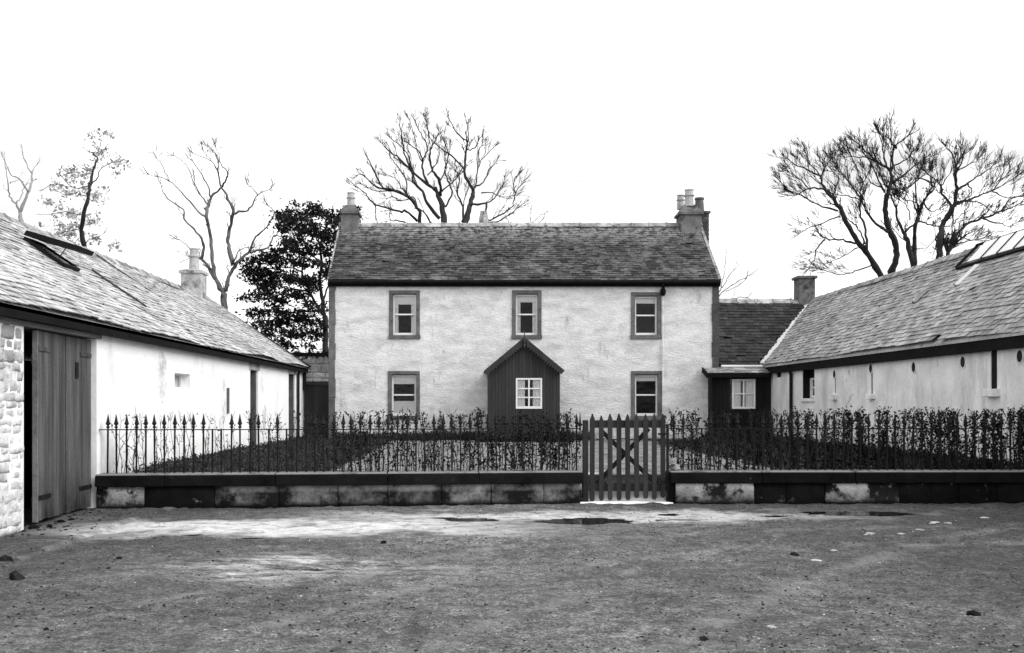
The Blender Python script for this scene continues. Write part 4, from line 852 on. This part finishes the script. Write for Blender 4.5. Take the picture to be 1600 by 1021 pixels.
# ------------------------------------------------------------------ hedges and planting
def leafquad(m, p, s, rg):
    a = Vector((rg.gauss(0, 1), rg.gauss(0, 1), rg.gauss(0, 1))).normalized(); b = a.cross(Vector((rg.gauss(0, 1), rg.gauss(0, 1), rg.gauss(0, 1)))).normalized()
    m.quad(p - a * s, p + b * s * .45, p + a * s, p - b * s * .45)
def hedge(name, label, Mf, u0, u1, dens, loc, z0=.4, top=1.42):
    h = thing(name, label, 'hedge', loc); st = MB(); lf = MB(); rg = random.Random(int(u1 * 100))
    u = u0
    while u < u1:
        dn = dens(Mf(u, 0, 0).x); u += .030 / max(.55, min(dn, 1.2)) * rg.uniform(.5, 1.5)
        d = rg.uniform(.36, .72); x, y = u, d; z = z0 + rg.uniform(-.03, .03); H = top - .055 + rg.gauss(0, .022) + .03 * nz3(u * 1.7, 3)
        if rg.random() < .3: H -= rg.uniform(.1, .5)
        pts = [Mf(x, z, y)]; n = 7; lean = rg.gauss(0, .02)
        for k in range(n): x += lean * .5 + rg.gauss(0, .014); y += rg.gauss(0, .012); z += (H - z0) / n; pts.append(Mf(x, z, y))
        st.tube(pts, [.0075 * (1 - .75 * k / n) for k in range(n + 1)], 4)
        for k in range(rg.randint(3, 7)):
            i = rg.randint(1, n - 1); p = pts[i]; q = p + Vector((rg.gauss(0, .06), rg.gauss(0, .05), rg.uniform(.05, .2))); st.tube([p, q], [.004, .0018], 3)
            for c in range(rg.randint(2, 6)):
                if rg.random() < dn * 1.2: leafquad(lf, p.lerp(q, rg.uniform(.3, 1)), rg.uniform(.018, .034) * (.65 + .35 * min(dn, 1)), rg)
        for c in range(int(rg.uniform(30, 70) * dn)):
            zt = rg.random() ** .75; i = min(int(zt * n), n - 1); p = pts[i].lerp(pts[i + 1], zt * n - i); leafquad(lf, p + Vector((rg.gauss(0, .03), rg.gauss(0, .03), rg.gauss(0, .02))), rg.uniform(.017, .034) * (.65 + .35 * min(dn, 1)), rg)
    st.build('stems', M['twig'], h, kind='stuff'); lf.build('leaves', M['leaf_h'], h, kind='stuff')
def dl(x):
    return .2 if x < -4 else .2 + (x + 4) * .25 if x < -1 else .8 + (x + 1) * .1 if x < 1 else 1.0
hedge('clipped_hedge', 'thin leafy hedge behind the left iron railing', MFl, .1, LL - .05, dl, (-2, 14.6, .4))
hedge('clipped_hedge', 'dense dark hedge behind the right iron railing', MFr, .1, RLn, lambda x: .85 + min(max((x - 4) * .22, 0), .65), (6, 15, .4), top=1.45)
def bed(name, label, x0, x1, y0, y1, z0, h, n, mt='grass', ls=.05):
    b = MB(); rg = random.Random(int(x0 * 77 + y0))
    for k in range(n):
        x = rg.uniform(x0, x1); y = rg.uniform(y0, y1); hh = h * rg.uniform(.4, 1) * (1 + .5 * nz3(x * 1.2, y)); t = Vector((rg.gauss(0, .06), rg.gauss(0, .06), hh)); p = Vector((x, y, z0)); w_ = Vector((rg.gauss(0, .012), rg.gauss(0, .012), 0))
        b.quad(p - w_, p + w_, p + t)
        for c in range(2): leafquad(b, p + t * rg.uniform(.3, 1) + Vector((rg.gauss(0, .04), rg.gauss(0, .04), 0)), rg.uniform(.5, 1) * ls, rg)
    return tag(b.build(name, M[mt]), label, 'planting', kind='stuff')
bed('flower_bed', 'low dark planting along the foot of the farmhouse', -4.3, 3.6, 29.3, 29.9, .4, .32, 2600)
bed('flower_bed', 'dark plants before the boarded porch', .1, 2.9, 27.6, 28.2, .4, .3, 2000)
bed('flower_bed', 'dark plants before the black lobby', 7.0, 9, 28.6, 29.3, .4, .34, 900)
bed('border', 'dark weedy border along the left barn', -5.4, -4.6, 15.2, 30, .4, .16, 2600)
bed('border', 'dark weedy border along the right barn', 8.3, 9.1, 15.2, 29.4, .4, .2, 2600)
bed('rough_grass', 'tufts of rough grass in the dark garden ground', -4.6, -2.4, 14.9, 29, .4, .1, 5000, ls=.03)
bed('rough_grass', 'tufts of rough grass right of the gravel', 5.2, 8.4, 14.9, 29, .4, .12, 5000, ls=.03)

# ------------------------------------------------------------------ trees
def smooth(pts, n=3):
    out = []
    for i in range(len(pts) - 1):
        p0 = pts[max(i - 1, 0)]; p1 = pts[i]; p2 = pts[i + 1]; p3 = pts[min(i + 2, len(pts) - 1)]
        for k in range(n):
            t = k / n; out.append(.5 * ((2 * p1) + (p2 - p0) * t + (2 * p0 - 5 * p1 + 4 * p2 - p3) * t * t + (3 * p1 - p0 - 3 * p2 + p3) * t ** 3))
    out.append(pts[-1]); return out
def grow(m, p, d, L, r, depth, rg, up, wob, minr, nb_, cen=None):
    n = 3; pts = [p]; q = p.copy(); dd = d.copy()
    for k in range(n):
        dd = (dd + Vector((rg.gauss(0, wob), rg.gauss(0, wob), rg.gauss(0, wob) + up)) + ((q - cen).normalized() * .09 if cen else Vector((0, 0, 0)))).normalized(); q = q + dd * (L / n); pts.append(q.copy())
    m.tube(pts, [max(minr, r * (1 - .55 * k / n)) for k in range(n + 1)], 4 if r > .02 else 3)
    if depth <= 0: return
    for k in range(nb_ if depth > 1 else nb_ + 1):
        t = rg.uniform(.3, 1); i = min(int(t * n), n - 1); b = pts[i].lerp(pts[i + 1], t * n - i)
        side = Vector((rg.gauss(0, 1), rg.gauss(0, 1), rg.gauss(0, 1))); side = (side - dd * side.dot(dd)).normalized()
        grow(m, b, (dd * .85 + side * rg.uniform(.3, .62)).normalized(), L * rg.uniform(.5, .8), r * .6, depth - 1, rg, up, wob, minr, nb_, cen)
def tree(name, label, Y, off, sc, limbs, trunk_base, mt, twig_mt, seed, spacing=.55, tl=.9, depth=2, nbr=2, start=.3, up=.05, minr=.007, wob=.18, group=None, tipn=3, lw=1.0):
    rg = random.Random(seed); px = lambda p: (off[0] + p[0] * sc, off[1] + p[1] * sc); s = 1500 / Y
    T = thing(name, label, 'tree', (((trunk_base - 740) / s), Y, 0), group)
    tm = MB(); tw = MB(); dep = {}; cen = at(trunk_base, px(limbs[0][2])[1], Y)
    ends = []
    allp = [px(p) for l in limbs for p in l[2:]]; ccx = sum(p[0] for p in allp) / len(allp); ccy = max(p[1] for p in allp)
    for li, l in enumerate(limbs):
        w0, w1, pp = l[0] * lw, l[1] * lw, l[2:]
        # depth of the first point follows the limb it springs from
        q0 = px(pp[0]); best = None
        for (kx, ky), dv in dep.items():
            dist = (kx - q0[0]) ** 2 + (ky - q0[1]) ** 2
            if best is None or dist < best[0]: best = (dist, dv)
        d0 = best[1] if best and best[0] < 200 else 0.0
        slope = rg.uniform(-.5, .5); pts = []; acc = 0; prev = None
        for i, p in enumerate(pp):
            q = px(p)
            if prev: acc += math.dist(prev, q) / s
            prev = q; dv = d0 + slope * acc + rg.gauss(0, .08) * (i > 0); dep[q] = dv
            pts.append(at(q[0], q[1], Y + dv) if dv == 0 else Vector((at(q[0], q[1], Y + dv))))
        if li == 0 or ky is None or l[1] < 0: pass
        sm = smooth(pts, 4); n = len(sm); sm = [v + Vector((rg.gauss(0, .018), rg.gauss(0, .018), rg.gauss(0, .018))) if 0 < i < n - 1 else v for i, v in enumerate(sm)]
        rad = [max(.012, (w0 + (abs(w1) - w0) * (i / (n - 1)) ** .8) / 2 / s) * (1 + .08 * rg.gauss(0, 1)) for i in range(n)]
        if li == 0:
            g0 = Vector(((trunk_base - 740) / s, Y, -.1)); mid = g0.lerp(sm[0], .5); sm = [g0, mid] + sm; rad = [rad[0] * 1.4, rad[0] * 1.1] + rad
        elif w1 < 0:      # this stem too goes down to the ground
            g0 = Vector(((trunk_base - 740) / s, Y, .2)); sm = [g0] + sm; rad = [rad[0]] + rad
        tm.tube(sm, rad, 8)
        L = sum((b - a).length for a, b in zip(sm, sm[1:])); acc = 0; nxt = L * start if li else L * max(start, .6)
        for i in range(1, n):
            if i >= len(sm): break
            acc += (sm[i] - sm[i - 1]).length
            while acc > nxt:
                nxt += spacing * rg.uniform(.5, 1.4); tdir = (sm[i] - sm[i - 1]).normalized(); side = Vector((rg.gauss(0, 1), rg.gauss(0, 1), rg.gauss(.3, .8))); side = (side - tdir * side.dot(tdir)).normalized()
                k = .95 - .6 * (acc / L); rr = min(rad[min(i, len(rad) - 1)] * .5, .03)
                if rad[min(i, len(rad) - 1)] > .075: continue
                grow(tw, sm[i], (tdir * .7 + side * .55 + ((sm[i] - cen).normalized() * .35 if (sm[i] - cen).length > .5 else Vector((0, 0, .3)))).normalized(), tl * k * rg.uniform(.5, 1.2), rr, depth, rg, up, wob, minr, nbr, cen)
        tdir = (sm[-1] - sm[-3]).normalized()
        for k in range(tipn):
            grow(tw, sm[-1], (tdir + Vector((rg.gauss(0, .35), rg.gauss(0, .35), rg.gauss(.05, .35)))).normalized(), rg.uniform(.25, .5), min(rad[-1], .015), 1, rg, up, wob, minr, 1, cen)
    tm.build('trunk', mt, T, smooth=True); tw.build('crown', twig_mt, T)
    return T
def foliage(T, cl, Y, off, sc, n, size, rx, rz, mt, seed, depthj=.8, branch=True, top=None):
    rg = random.Random(seed); s = 1500 / Y; m = MB(); b = MB()
    for c in cl:
        q = (off[0] + c[0] * sc, off[1] + c[1] * sc); yy = Y + rg.gauss(0, depthj); p = at(q[0], q[1], yy); k = c[2] if len(c) > 2 else 1
        sub = [p + Vector((rg.gauss(0, rx * .6 * k), rg.gauss(0, rx * .7), rg.gauss(0, rz * .6 * k))) for _ in range(7)]
        for i in range(int(n * k)):
            cc = rg.choice(sub); v = cc + Vector((rg.gauss(0, rx * .36), rg.gauss(0, rx * .4), rg.gauss(0, rz * .33))); leafquad(m, v, size * rg.uniform(.6, 1.3), rg)
        if branch:
            for cc in sub[:4]: b.tube([p + Vector((rx * .8, 0, -rz * .8)), cc], [.02, .006], 3)
    m.build('foliage', mt, T)
    if branch: b.build('twigs', M['twig'], T, kind='stuff')

G = 'bare trees behind the buildings'
# behind the farmhouse, three multi-stemmed bare trees
o2, s2 = (540, 170), .2
tree('bare_tree', 'spreading bare tree leaning left behind the left part of the farmhouse ridge', 44, o2, s2, [
    (5, 1.2, (578, 905), (572, 800), (490, 690), (330, 630), (270, 595), (220, 480), (175, 390)),
    (3.2, 1, (560, 880), (470, 800), (440, 810), (340, 780), (230, 750), (170, 690), (150, 655), (60, 590)),
    (2.2, .8, (330, 630), (240, 610), (130, 520), (100, 515)), (2, .8, (490, 690), (400, 640), (250, 650), (150, 605)),
    (1.6, .7, (230, 750), (235, 830), (248, 895)), (2, .8, (470, 890), (400, 875), (350, 865), (355, 780)),
    (2, .8, (470, 690), (475, 560), (400, 450), (345, 370)), (2, .8, (560, 780), (530, 690), (450, 720), (380, 690), (330, 700)),
    (1.6, .7, (470, 660), (420, 600), (380, 540), (320, 515))], 655, M['bark'], M['twig'], 21, spacing=.28, tl=.8, depth=2, wob=.08, nbr=2, group=G, minr=.008, start=.3, tipn=3, lw=1.35)
tree('bare_tree', 'tall bare tree rising behind the middle of the farmhouse ridge', 46, o2, s2, [
    (8.5, 4.5, (768, 905), (755, 780), (728, 680), (700, 620)), (4, 1, (705, 640), (640, 590), (520, 490), (420, 390), (340, 330), (275, 265)),
    (4, 1, (740, 680), (735, 570), (690, 500), (665, 440), (660, 350), (690, 270), (730, 200)), (4.5, 1, (735, 860), (640, 740), (600, 650), (530, 570), (525, 510), (470, 380), (440, 230), (425, 110)),
    (3, .9, (640, 585), (605, 500), (600, 420), (640, 300), (585, 200), (545, 100)), (2.6, .9, (778, 770), (830, 640), (790, 540), (780, 460), (800, 330), (735, 180)),
    (2.2, .8, (600, 400), (575, 340), (500, 280), (470, 240)), (2.5, .9, (670, 895), (620, 820), (560, 770), (480, 690)), (1.8, .8, (752, 650), (850, 560), (900, 490), (920, 500)),
    (1.8, .8, (520, 490), (480, 350), (350, 230)), (1.8, .7, (735, 570), (780, 480), (770, 380), (780, 300)), (1.6, .7, (640, 520), (690, 460), (730, 360), (740, 260)), (1.6, .7, (605, 430), (560, 330), (540, 230), (500, 90)), (1.4, .7, (660, 280), (640, 180), (625, 60))],
    694, M['bark'], M['twig'], 22, spacing=.27, tl=.85, depth=2, wob=.08, nbr=2, group=G, minr=.008, start=.3, tipn=3, lw=1.35)
tree('bare_tree', 'bare tree spreading right behind the farmhouse beside the small chimney stub', 45, o2, s2, [
    (8, 4, (935, 905), (960, 800), (990, 690), (1000, 630)), (4, 1, (1000, 640), (940, 540), (930, 440), (945, 300), (950, 260), (870, 190), (800, 70)),
    (2.4, .8, (1000, 630), (1020, 580), (1030, 480), (1060, 410), (1150, 310)), (2.2, .8, (1010, 610), (1080, 570), (1120, 480), (1180, 410)), (3, .9, (980, 750), (1090, 740), (1160, 700), (1240, 560)),
    (2.6, .8, (1100, 740), (1105, 870), (1210, 830), (1300, 760), (1330, 650), (1390, 570)), (2.2, .8, (1108, 885), (1200, 880), (1280, 830), (1380, 750)), (3.2, .9, (910, 890), (915, 770), (870, 660), (890, 540), (830, 450)),
    (2.4, .8, (930, 490), (850, 390), (750, 310), (660, 230), (635, 100)), (1.6, .7, (945, 320), (1010, 310), (1040, 250), (1065, 210)), (2, .8, (950, 270), (960, 200), (945, 110)), (1.6, .7, (915, 770), (940, 660), (965, 600)), (1.6, .7, (1060, 660), (1130, 650), (1220, 690), (1320, 680)),
    (1.6, .7, (850, 390), (860, 480), (840, 560)), (1.5, .7, (1045, 420), (1040, 330), (1065, 290)), (1.5, .7, (1330, 660), (1310, 590), (1340, 520))],
    726, M['bark'], M['twig'], 23, spacing=.27, tl=.85, depth=2, wob=.08, nbr=2, group=G, minr=.008, start=.3, tipn=3, lw=1.35)
# big cluster behind the right barn
oA, sA = (1210, 180), .2646; oB, sB = (1400, 180), .235
tree('bare_tree', 'broad bare tree leaning left behind the right barn roof', 36, oA, sA, [
    (9.5, 4.5, (632, 955), (560, 830), (490, 740), (430, 640), (370, 530), (345, 480)), (4.5, 1, (350, 490), (300, 440), (275, 370), (300, 310), (345, 235)), (3, .8, (278, 375), (230, 340), (120, 290), (80, 260)),
    (3, .8, (300, 440), (210, 430), (120, 470), (40, 400)), (3.2, .8, (375, 565), (280, 540), (200, 500), (100, 450)), (2.5, .8, (390, 600), (300, 630), (215, 665), (150, 700)),
    (3.6, 1.4, (490, 755), (400, 740), (310, 730), (270, 710)), (2.6, .8, (300, 735), (250, 790), (235, 850), (205, 900)), (3, 1, (530, 760), (505, 690), (470, 640), (430, 610)),
    (4.2, 1, (545, 790), (540, 680), (510, 600), (505, 500), (470, 440), (400, 340), (340, 260)), (2.6, .8, (590, 880), (500, 915), (400, 940), (260, 910)), (2.2, .8, (345, 490), (375, 400), (365, 350), (320, 330)),
    (2, .8, (505, 500), (430, 480), (350, 470)), (2, .7, (490, 785), (410, 830), (330, 870)), (2, .7, (278, 375), (200, 270), (180, 200)), (2, .7, (440, 380), (420, 290), (400, 220)), (2, .7, (210, 440), (150, 380), (90, 340))],
    1376, M['bark'], M['twig'], 31, spacing=.14, tl=1.0, depth=2, group=G, wob=.07, minr=.0065, lw=1.1, nbr=3, start=.3, tipn=4)
tree('bare_tree', 'tallest bare tree with rounded crown behind the right barn roof', 37, oA, sA, [
    (10, 6, (690, 935), (715, 850), (715, 760), (670, 650), (655, 560), (660, 470)), (6, 1.2, (660, 480), (690, 400), (680, 330), (600, 270), (540, 210), (470, 150)), (3.6, .8, (690, 400), (756, 360), (830, 300), (920, 250)),
    (3.4, .8, (690, 330), (705, 200), (756, 150), (795, 120)), (4.2, .9, (668, 690), (580, 620), (520, 520), (515, 430), (560, 330)), (3, .8, (650, 460), (620, 390), (560, 270), (510, 200)), (2.8, .8, (680, 330), (640, 230), (640, 140), (612, 90)),
    (2.6, .8, (720, 200), (670, 140), (620, 100)), (2.6, .8, (520, 400), (480, 300), (430, 190)), (2.6, .8, (690, 440), (780, 430), (850, 380), (920, 330)), (2.4, .8, (600, 270), (520, 250), (420, 250)), (2.4, .8, (700, 300), (780, 260), (850, 180)), (2.2, .8, (640, 430), (570, 400), (520, 330))],
    1394, M['bark'], M['twig'], 32, spacing=.14, tl=1.0, depth=2, group=G, wob=.07, minr=.0065, lw=1.1, nbr=3, start=.3, tipn=4)
tree('bare_tree', 'slender forked bare tree between the two larger ones behind the right barn', 38, oB, sB, [
    (9, 5, (118, 1010), (90, 880), (60, 790)), (5, 1, (62, 795), (10, 700), (-10, 600), (-60, 480), (-100, 400)), (7, 1, (122, 1000), (122, 850), (130, 740), (160, 640), (185, 570), (230, 500), (235, 440), (200, 380)),
    (3.6, 1.6, (60, 780), (130, 720), (185, 715), (240, 730), (300, 745)), (2.6, .8, (160, 640), (140, 590), (60, 560), (0, 530)), (2.6, .8, (185, 580), (230, 640), (280, 630)), (2.2, .8, (90, 700), (80, 620), (20, 560)), (2.2, .8, (110, 880), (40, 820), (-10, 770)), (2.4, .8, (150, 660), (130, 450), (160, 380), (120, 330), (90, 240)), (2.4, .8, (235, 450), (140, 420), (60, 500), (0, 530))],
    1428, M['bark'], M['twig'], 33, spacing=.14, tl=1.0, depth=2, group=G, wob=.085, minr=.008, lw=1.1, nbr=3, start=.35, tipn=4)
tree('bare_tree', 'rightmost bare tree with wind swept branches over the right barn ridge', 34, oB, sB, [
    (9, 6, (284, 950), (290, 830), (310, 730), (360, 650), (392, 590)), (6, 1.2, (392, 595), (400, 490), (400, 370), (385, 280), (330, 210)), (4, .8, (380, 610), (310, 520), (315, 460), (360, 390)), (3, .8, (312, 500), (280, 450), (220, 400)),
    (3.8, .8, (402, 500), (480, 450), (560, 400), (640, 340)), (3.8, .8, (400, 580), (500, 560), (600, 520), (700, 470), (830, 390)), (5.5, -1, (345, 925), (400, 800), (480, 720), (580, 690), (700, 640), (790, 610), (850, 560)),
    (3, .8, (580, 690), (680, 720), (760, 740)), (4, 1.5, (300, 760), (268, 830), (278, 900)), (3, .8, (395, 595), (480, 570), (560, 590), (640, 640)), (3, .8, (370, 880), (430, 850), (520, 830)), (2.6, .8, (400, 370), (440, 300), (430, 230)), (2.6, .8, (400, 380), (470, 340), (540, 300)),
    (2.4, .8, (640, 500), (700, 430), (720, 330)), (2.4, .8, (340, 790), (420, 800), (500, 830), (600, 820)), (2.4, .8, (700, 640), (760, 560), (850, 540)), (2.2, .8, (480, 460), (500, 520), (440, 570)), (2.2, .8, (640, 510), (740, 550), (850, 540)), (2.4, .8, (385, 620), (380, 720), (440, 660), (520, 620))],
    1467, M['bark'], M['twig'], 34, spacing=.16, tl=1.0, depth=2, group=G, wob=.07, minr=.0065, lw=1.1, nbr=3, start=.3, tipn=4)
# left trees
o3, s3 = (225, 220), .2644
tree('bare_tree', 'tall forked bare tree with grey trunk behind the left barn chimney', 36, o3, s3, [
    (11, 9, (475, 1010), (475, 900)), (8.5, 6, (470, 900), (430, 830), (390, 760)), (6, 2, (400, 770), (350, 710), (310, 690), (275, 690)), (6.5, 5, (425, 820), (405, 720), (400, 620), (370, 450), (378, 390)), (4.5, .9, (378, 395), (400, 330), (460, 270), (490, 220), (490, 180), (440, 120), (410, 70)),
    (5, 1, (340, 700), (350, 610), (310, 540), (240, 470), (230, 410), (120, 320), (100, 260)), (3.8, .8, (370, 455), (310, 410), (230, 315), (140, 235), (30, 200)), (2.2, .7, (150, 240), (120, 170), (75, 110)), (2.8, .8, (380, 380), (340, 330), (300, 250), (250, 140), (180, 90)),
    (3.2, .8, (395, 335), (370, 250), (320, 170), (285, 120)), (7, 4.5, (482, 890), (510, 780), (560, 710), (620, 660)), (4, 1, (620, 660), (730, 630), (770, 560), (820, 570)), (6.5, 5, (522, 730), (505, 640), (500, 560), (525, 430), (518, 380)), (4.5, .8, (518, 385), (470, 300), (440, 200), (440, 100), (390, 40)),
    (4, 1, (525, 430), (600, 415), (640, 380), (670, 320), (740, 290)), (2, .7, (670, 320), (640, 280), (610, 260)), (4, .9, (620, 660), (660, 570), (730, 510), (770, 430), (740, 390)), (2.6, 1, (530, 720), (560, 650), (630, 630)), (2.4, .8, (300, 650), (280, 640), (230, 600), (190, 580)), (2, .7, (340, 330), (310, 290), (300, 240)),
    (2, .7, (440, 180), (390, 120), (290, 75)), (1.8, .7, (770, 570), (800, 540), (820, 580)), (1.8, .7, (440, 130), (450, 90), (420, 40)), (2.2, .7, (500, 790), (495, 740), (515, 740)), (1.6, .7, (430, 170), (390, 110), (350, 60))],
    350, M['bark_g'], M['twig'], 41, spacing=.55, tl=.55, depth=2, group=G, minr=.007, start=.5, tipn=4, nbr=1)
o1, s1 = (0, 190), .2056
tree('bare_tree', 'small pale bare tree at the far left above the barn ridge', 38, o1, s1, [
    (7, 5, (165, 770), (150, 690)), (4, 1.2, (150, 690), (120, 630), (75, 570), (60, 480), (40, 350)), (5, 1.5, (150, 690), (200, 580), (240, 480), (240, 400), (190, 300), (170, 240)), (3.5, 1, (215, 535), (150, 440), (80, 400), (35, 300)), (2, .8, (238, 390), (270, 340)), (2, .8, (125, 620), (165, 560), (185, 490), (240, 460)), (1.6, .8, (75, 470), (130, 450))],
    33, M['bark_p'], M['bark_p'], 42, spacing=1.2, tl=.5, depth=1, group=G, minr=.008, start=.5, tipn=2, nbr=1)
T2 = tree('leafy_tree', 'thin half bare tree with pale sparse leaves left of the barn chimney', 34, o1, s1, [
    (8, 5, (640, 945), (620, 830), (650, 650), (672, 540)), (5, 1.5, (672, 545), (690, 450), (715, 350), (740, 290), (710, 240), (670, 230)), (2, .8, (690, 490), (740, 430), (760, 370), (830, 320), (880, 300)), (1.6, .7, (650, 565), (560, 555), (490, 560)), (1.6, .7, (615, 820), (540, 830), (450, 850)), (1.6, .7, (680, 500), (560, 500), (480, 430), (450, 390)), (1.4, .7, (640, 720), (500, 690), (400, 700)), (1.5, .8, (650, 930), (690, 890), (740, 880)), (1.2, .6, (700, 380), (650, 370)), (1.2, .6, (560, 500), (420, 480), (370, 490))],
    131, M['bark'], M['bark_g'], 43, spacing=1.4, tl=.4, depth=1, minr=.006, start=.5, tipn=1, nbr=1)
foliage(T2, [(480, 400), (540, 440, 1.3), (560, 400, 1.4), (600, 380), (430, 470), (400, 500), (340, 620), (370, 600, .6), (480, 560), (530, 540), (600, 540), (640, 480), (730, 560), (760, 580), (790, 510, .6), (700, 530), (720, 610, .5), (430, 690), (510, 690), (530, 700), (590, 700), (690, 740), (690, 770), (740, 760, .6), (470, 830, 1.6), (490, 850, 1.5), (540, 840, 1.3), (580, 820, 1.4), (600, 790), (440, 790), (510, 880, 1.3), (560, 890), (700, 890), (740, 880), (330, 795, .7), (860, 290, 1.7), (880, 310, 1.3), (920, 300, .6), (890, 400, .7), (940, 360, .5), (800, 250), (750, 210, .7), (800, 90, .7), (750, 70, .6), (740, 125, .6), (850, 100, .6), (690, 115, .5), (740, 280), (650, 400), (690, 370), (800, 210, .5), (870, 940, .8), (830, 940, .4), (900, 960, .5), (660, 360, .5)],
    34, o1, s1, 34, .075, .2, .16, M['leaf_p'], 51, .4, branch=False)
o4, s4 = (370, 310), .2548
T4 = tree('dark_tree', 'large dark leafy tree overhanging the gap beside the farmhouse left gable', 37, o4, s4, [
    (11, 8, (545, 1010), (545, 900), (540, 720)), (7, 3, (540, 730), (520, 600), (510, 520), (520, 400), (520, 260), (560, 150)), (5, 2, (525, 710), (450, 580), (400, 450), (410, 350), (340, 280)), (4, 1.5, (530, 620), (560, 540), (620, 440)), (3, 1, (450, 580), (330, 560), (230, 610), (100, 620)), (3, 1, (520, 760), (420, 720), (280, 740), (130, 750)), (3, 1, (400, 450), (280, 420), (140, 450)), (3, 1, (520, 400), (450, 330), (380, 200)), (2.5, 1, (530, 830), (440, 830), (300, 850)), (3, 1, (620, 440), (680, 330), (640, 200), (600, 120)), (2.5, 1, (500, 560), (440, 540), (330, 500), (150, 520))],
    509, M['bark'], M['twig'], 44, spacing=1.0, tl=.7, depth=1, minr=.008, start=.4, tipn=2, nbr=1)
cl4 = [(340, 30, .2), (350, 85, .6), (310, 110, .7), (270, 130, .7), (380, 110, .8), (440, 90), (470, 50, .5), (520, 90), (590, 100), (640, 90), (280, 170), (350, 190, 1.1), (450, 160), (550, 160, 1.1), (610, 200), (430, 210), (310, 280, .9), (370, 255), (450, 240, 1.1), (540, 250), (220, 340, .8), (290, 330, .9), (370, 310), (460, 320, .8), (540, 320, .7), (590, 290), (130, 380, .9), (180, 370), (250, 390), (330, 390), (420, 400, .8), (500, 400, .6), (560, 420, .8), (110, 420), (100, 480, .8), (150, 450), (160, 490), (230, 460), (320, 480), (400, 500), (480, 510), (560, 480), (130, 530, .8), (200, 520, .8), (340, 550, .8), (280, 500, .7), (420, 530, .8), (60, 615, .4), (120, 600, .5), (180, 575, .5), (180, 600, .4), (250, 620, .5), (320, 590, .7), (370, 600, .6), (230, 655, .4), (300, 640, .4), (170, 560, .4), (90, 705, .5), (150, 690, .6), (230, 700, .7), (300, 700, .7), (380, 700, .9), (440, 660, .8), (490, 690, .7), (130, 760, .7), (200, 760, .8), (280, 760, .8), (360, 760, .8), (430, 740, .9), (520, 760, .6), (180, 820, .8), (260, 820, .9), (340, 820, .9), (430, 810, .7), (500, 800, .5), (300, 880, .6), (330, 905, .4), (440, 900, .4), (500, 850, .5), (370, 850, .6), (650, 150), (660, 260), (700, 200), (620, 350), (680, 400), (640, 450), (720, 320)]
foliage(T4, cl4, 37, o4, s4, 190, .085, .42, .21, M['leaf_d'], 52, .9)
# ivy on the yard wall, twigs and far shrubs
rg = random.Random(5); m = MB()
for k in range(1500):
    x = rg.uniform(-5.9, -4.5); leafquad(m, Vector((x, 31.2 + rg.gauss(0, .15), 3.0 + .12 * nz3(x * 3, 1) + abs(rg.gauss(0, .09)))), .05, rg)
tag(m.build('ivy', M['leaf_d']), 'dark creeper growing along the top of the yard wall', 'ivy', kind='stuff')
tree('bare_shrub', 'twiggy bare shrub rising behind the right gable of the farmhouse', 38, (1100, 390), .2, [(2, .6, (95, 400), (140, 340), (200, 290), (280, 240), (350, 205)), (1.5, .5, (120, 330), (150, 230), (160, 150), (170, 60)), (1.4, .5, (140, 300), (200, 200), (240, 160)), (1.4, .5, (170, 330), (240, 300), (330, 230)), (1.2, .5, (170, 430), (230, 380), (340, 380))], 1125, M['bark_g'], M['bark_g'], 61, spacing=.6, tl=.4, depth=1, minr=.006, start=.3, tipn=2, nbr=1)
tree('bare_shrub', 'small twig tips showing over the farmhouse ridge right of the stub', 42, o2, s2, [(2, .6, (1450, 930), (1450, 880), (1440, 830)), (1.5, .5, (1452, 900), (1490, 860), (1530, 830)), (1.5, .5, (1455, 910), (1510, 890), (1540, 870)), (1.2, .5, (1285, 920), (1275, 880), (1260, 860))], 835, M['bark_g'], M['twig'], 62, spacing=.5, tl=.3, depth=1, minr=.006, start=.3, tipn=2, nbr=1)
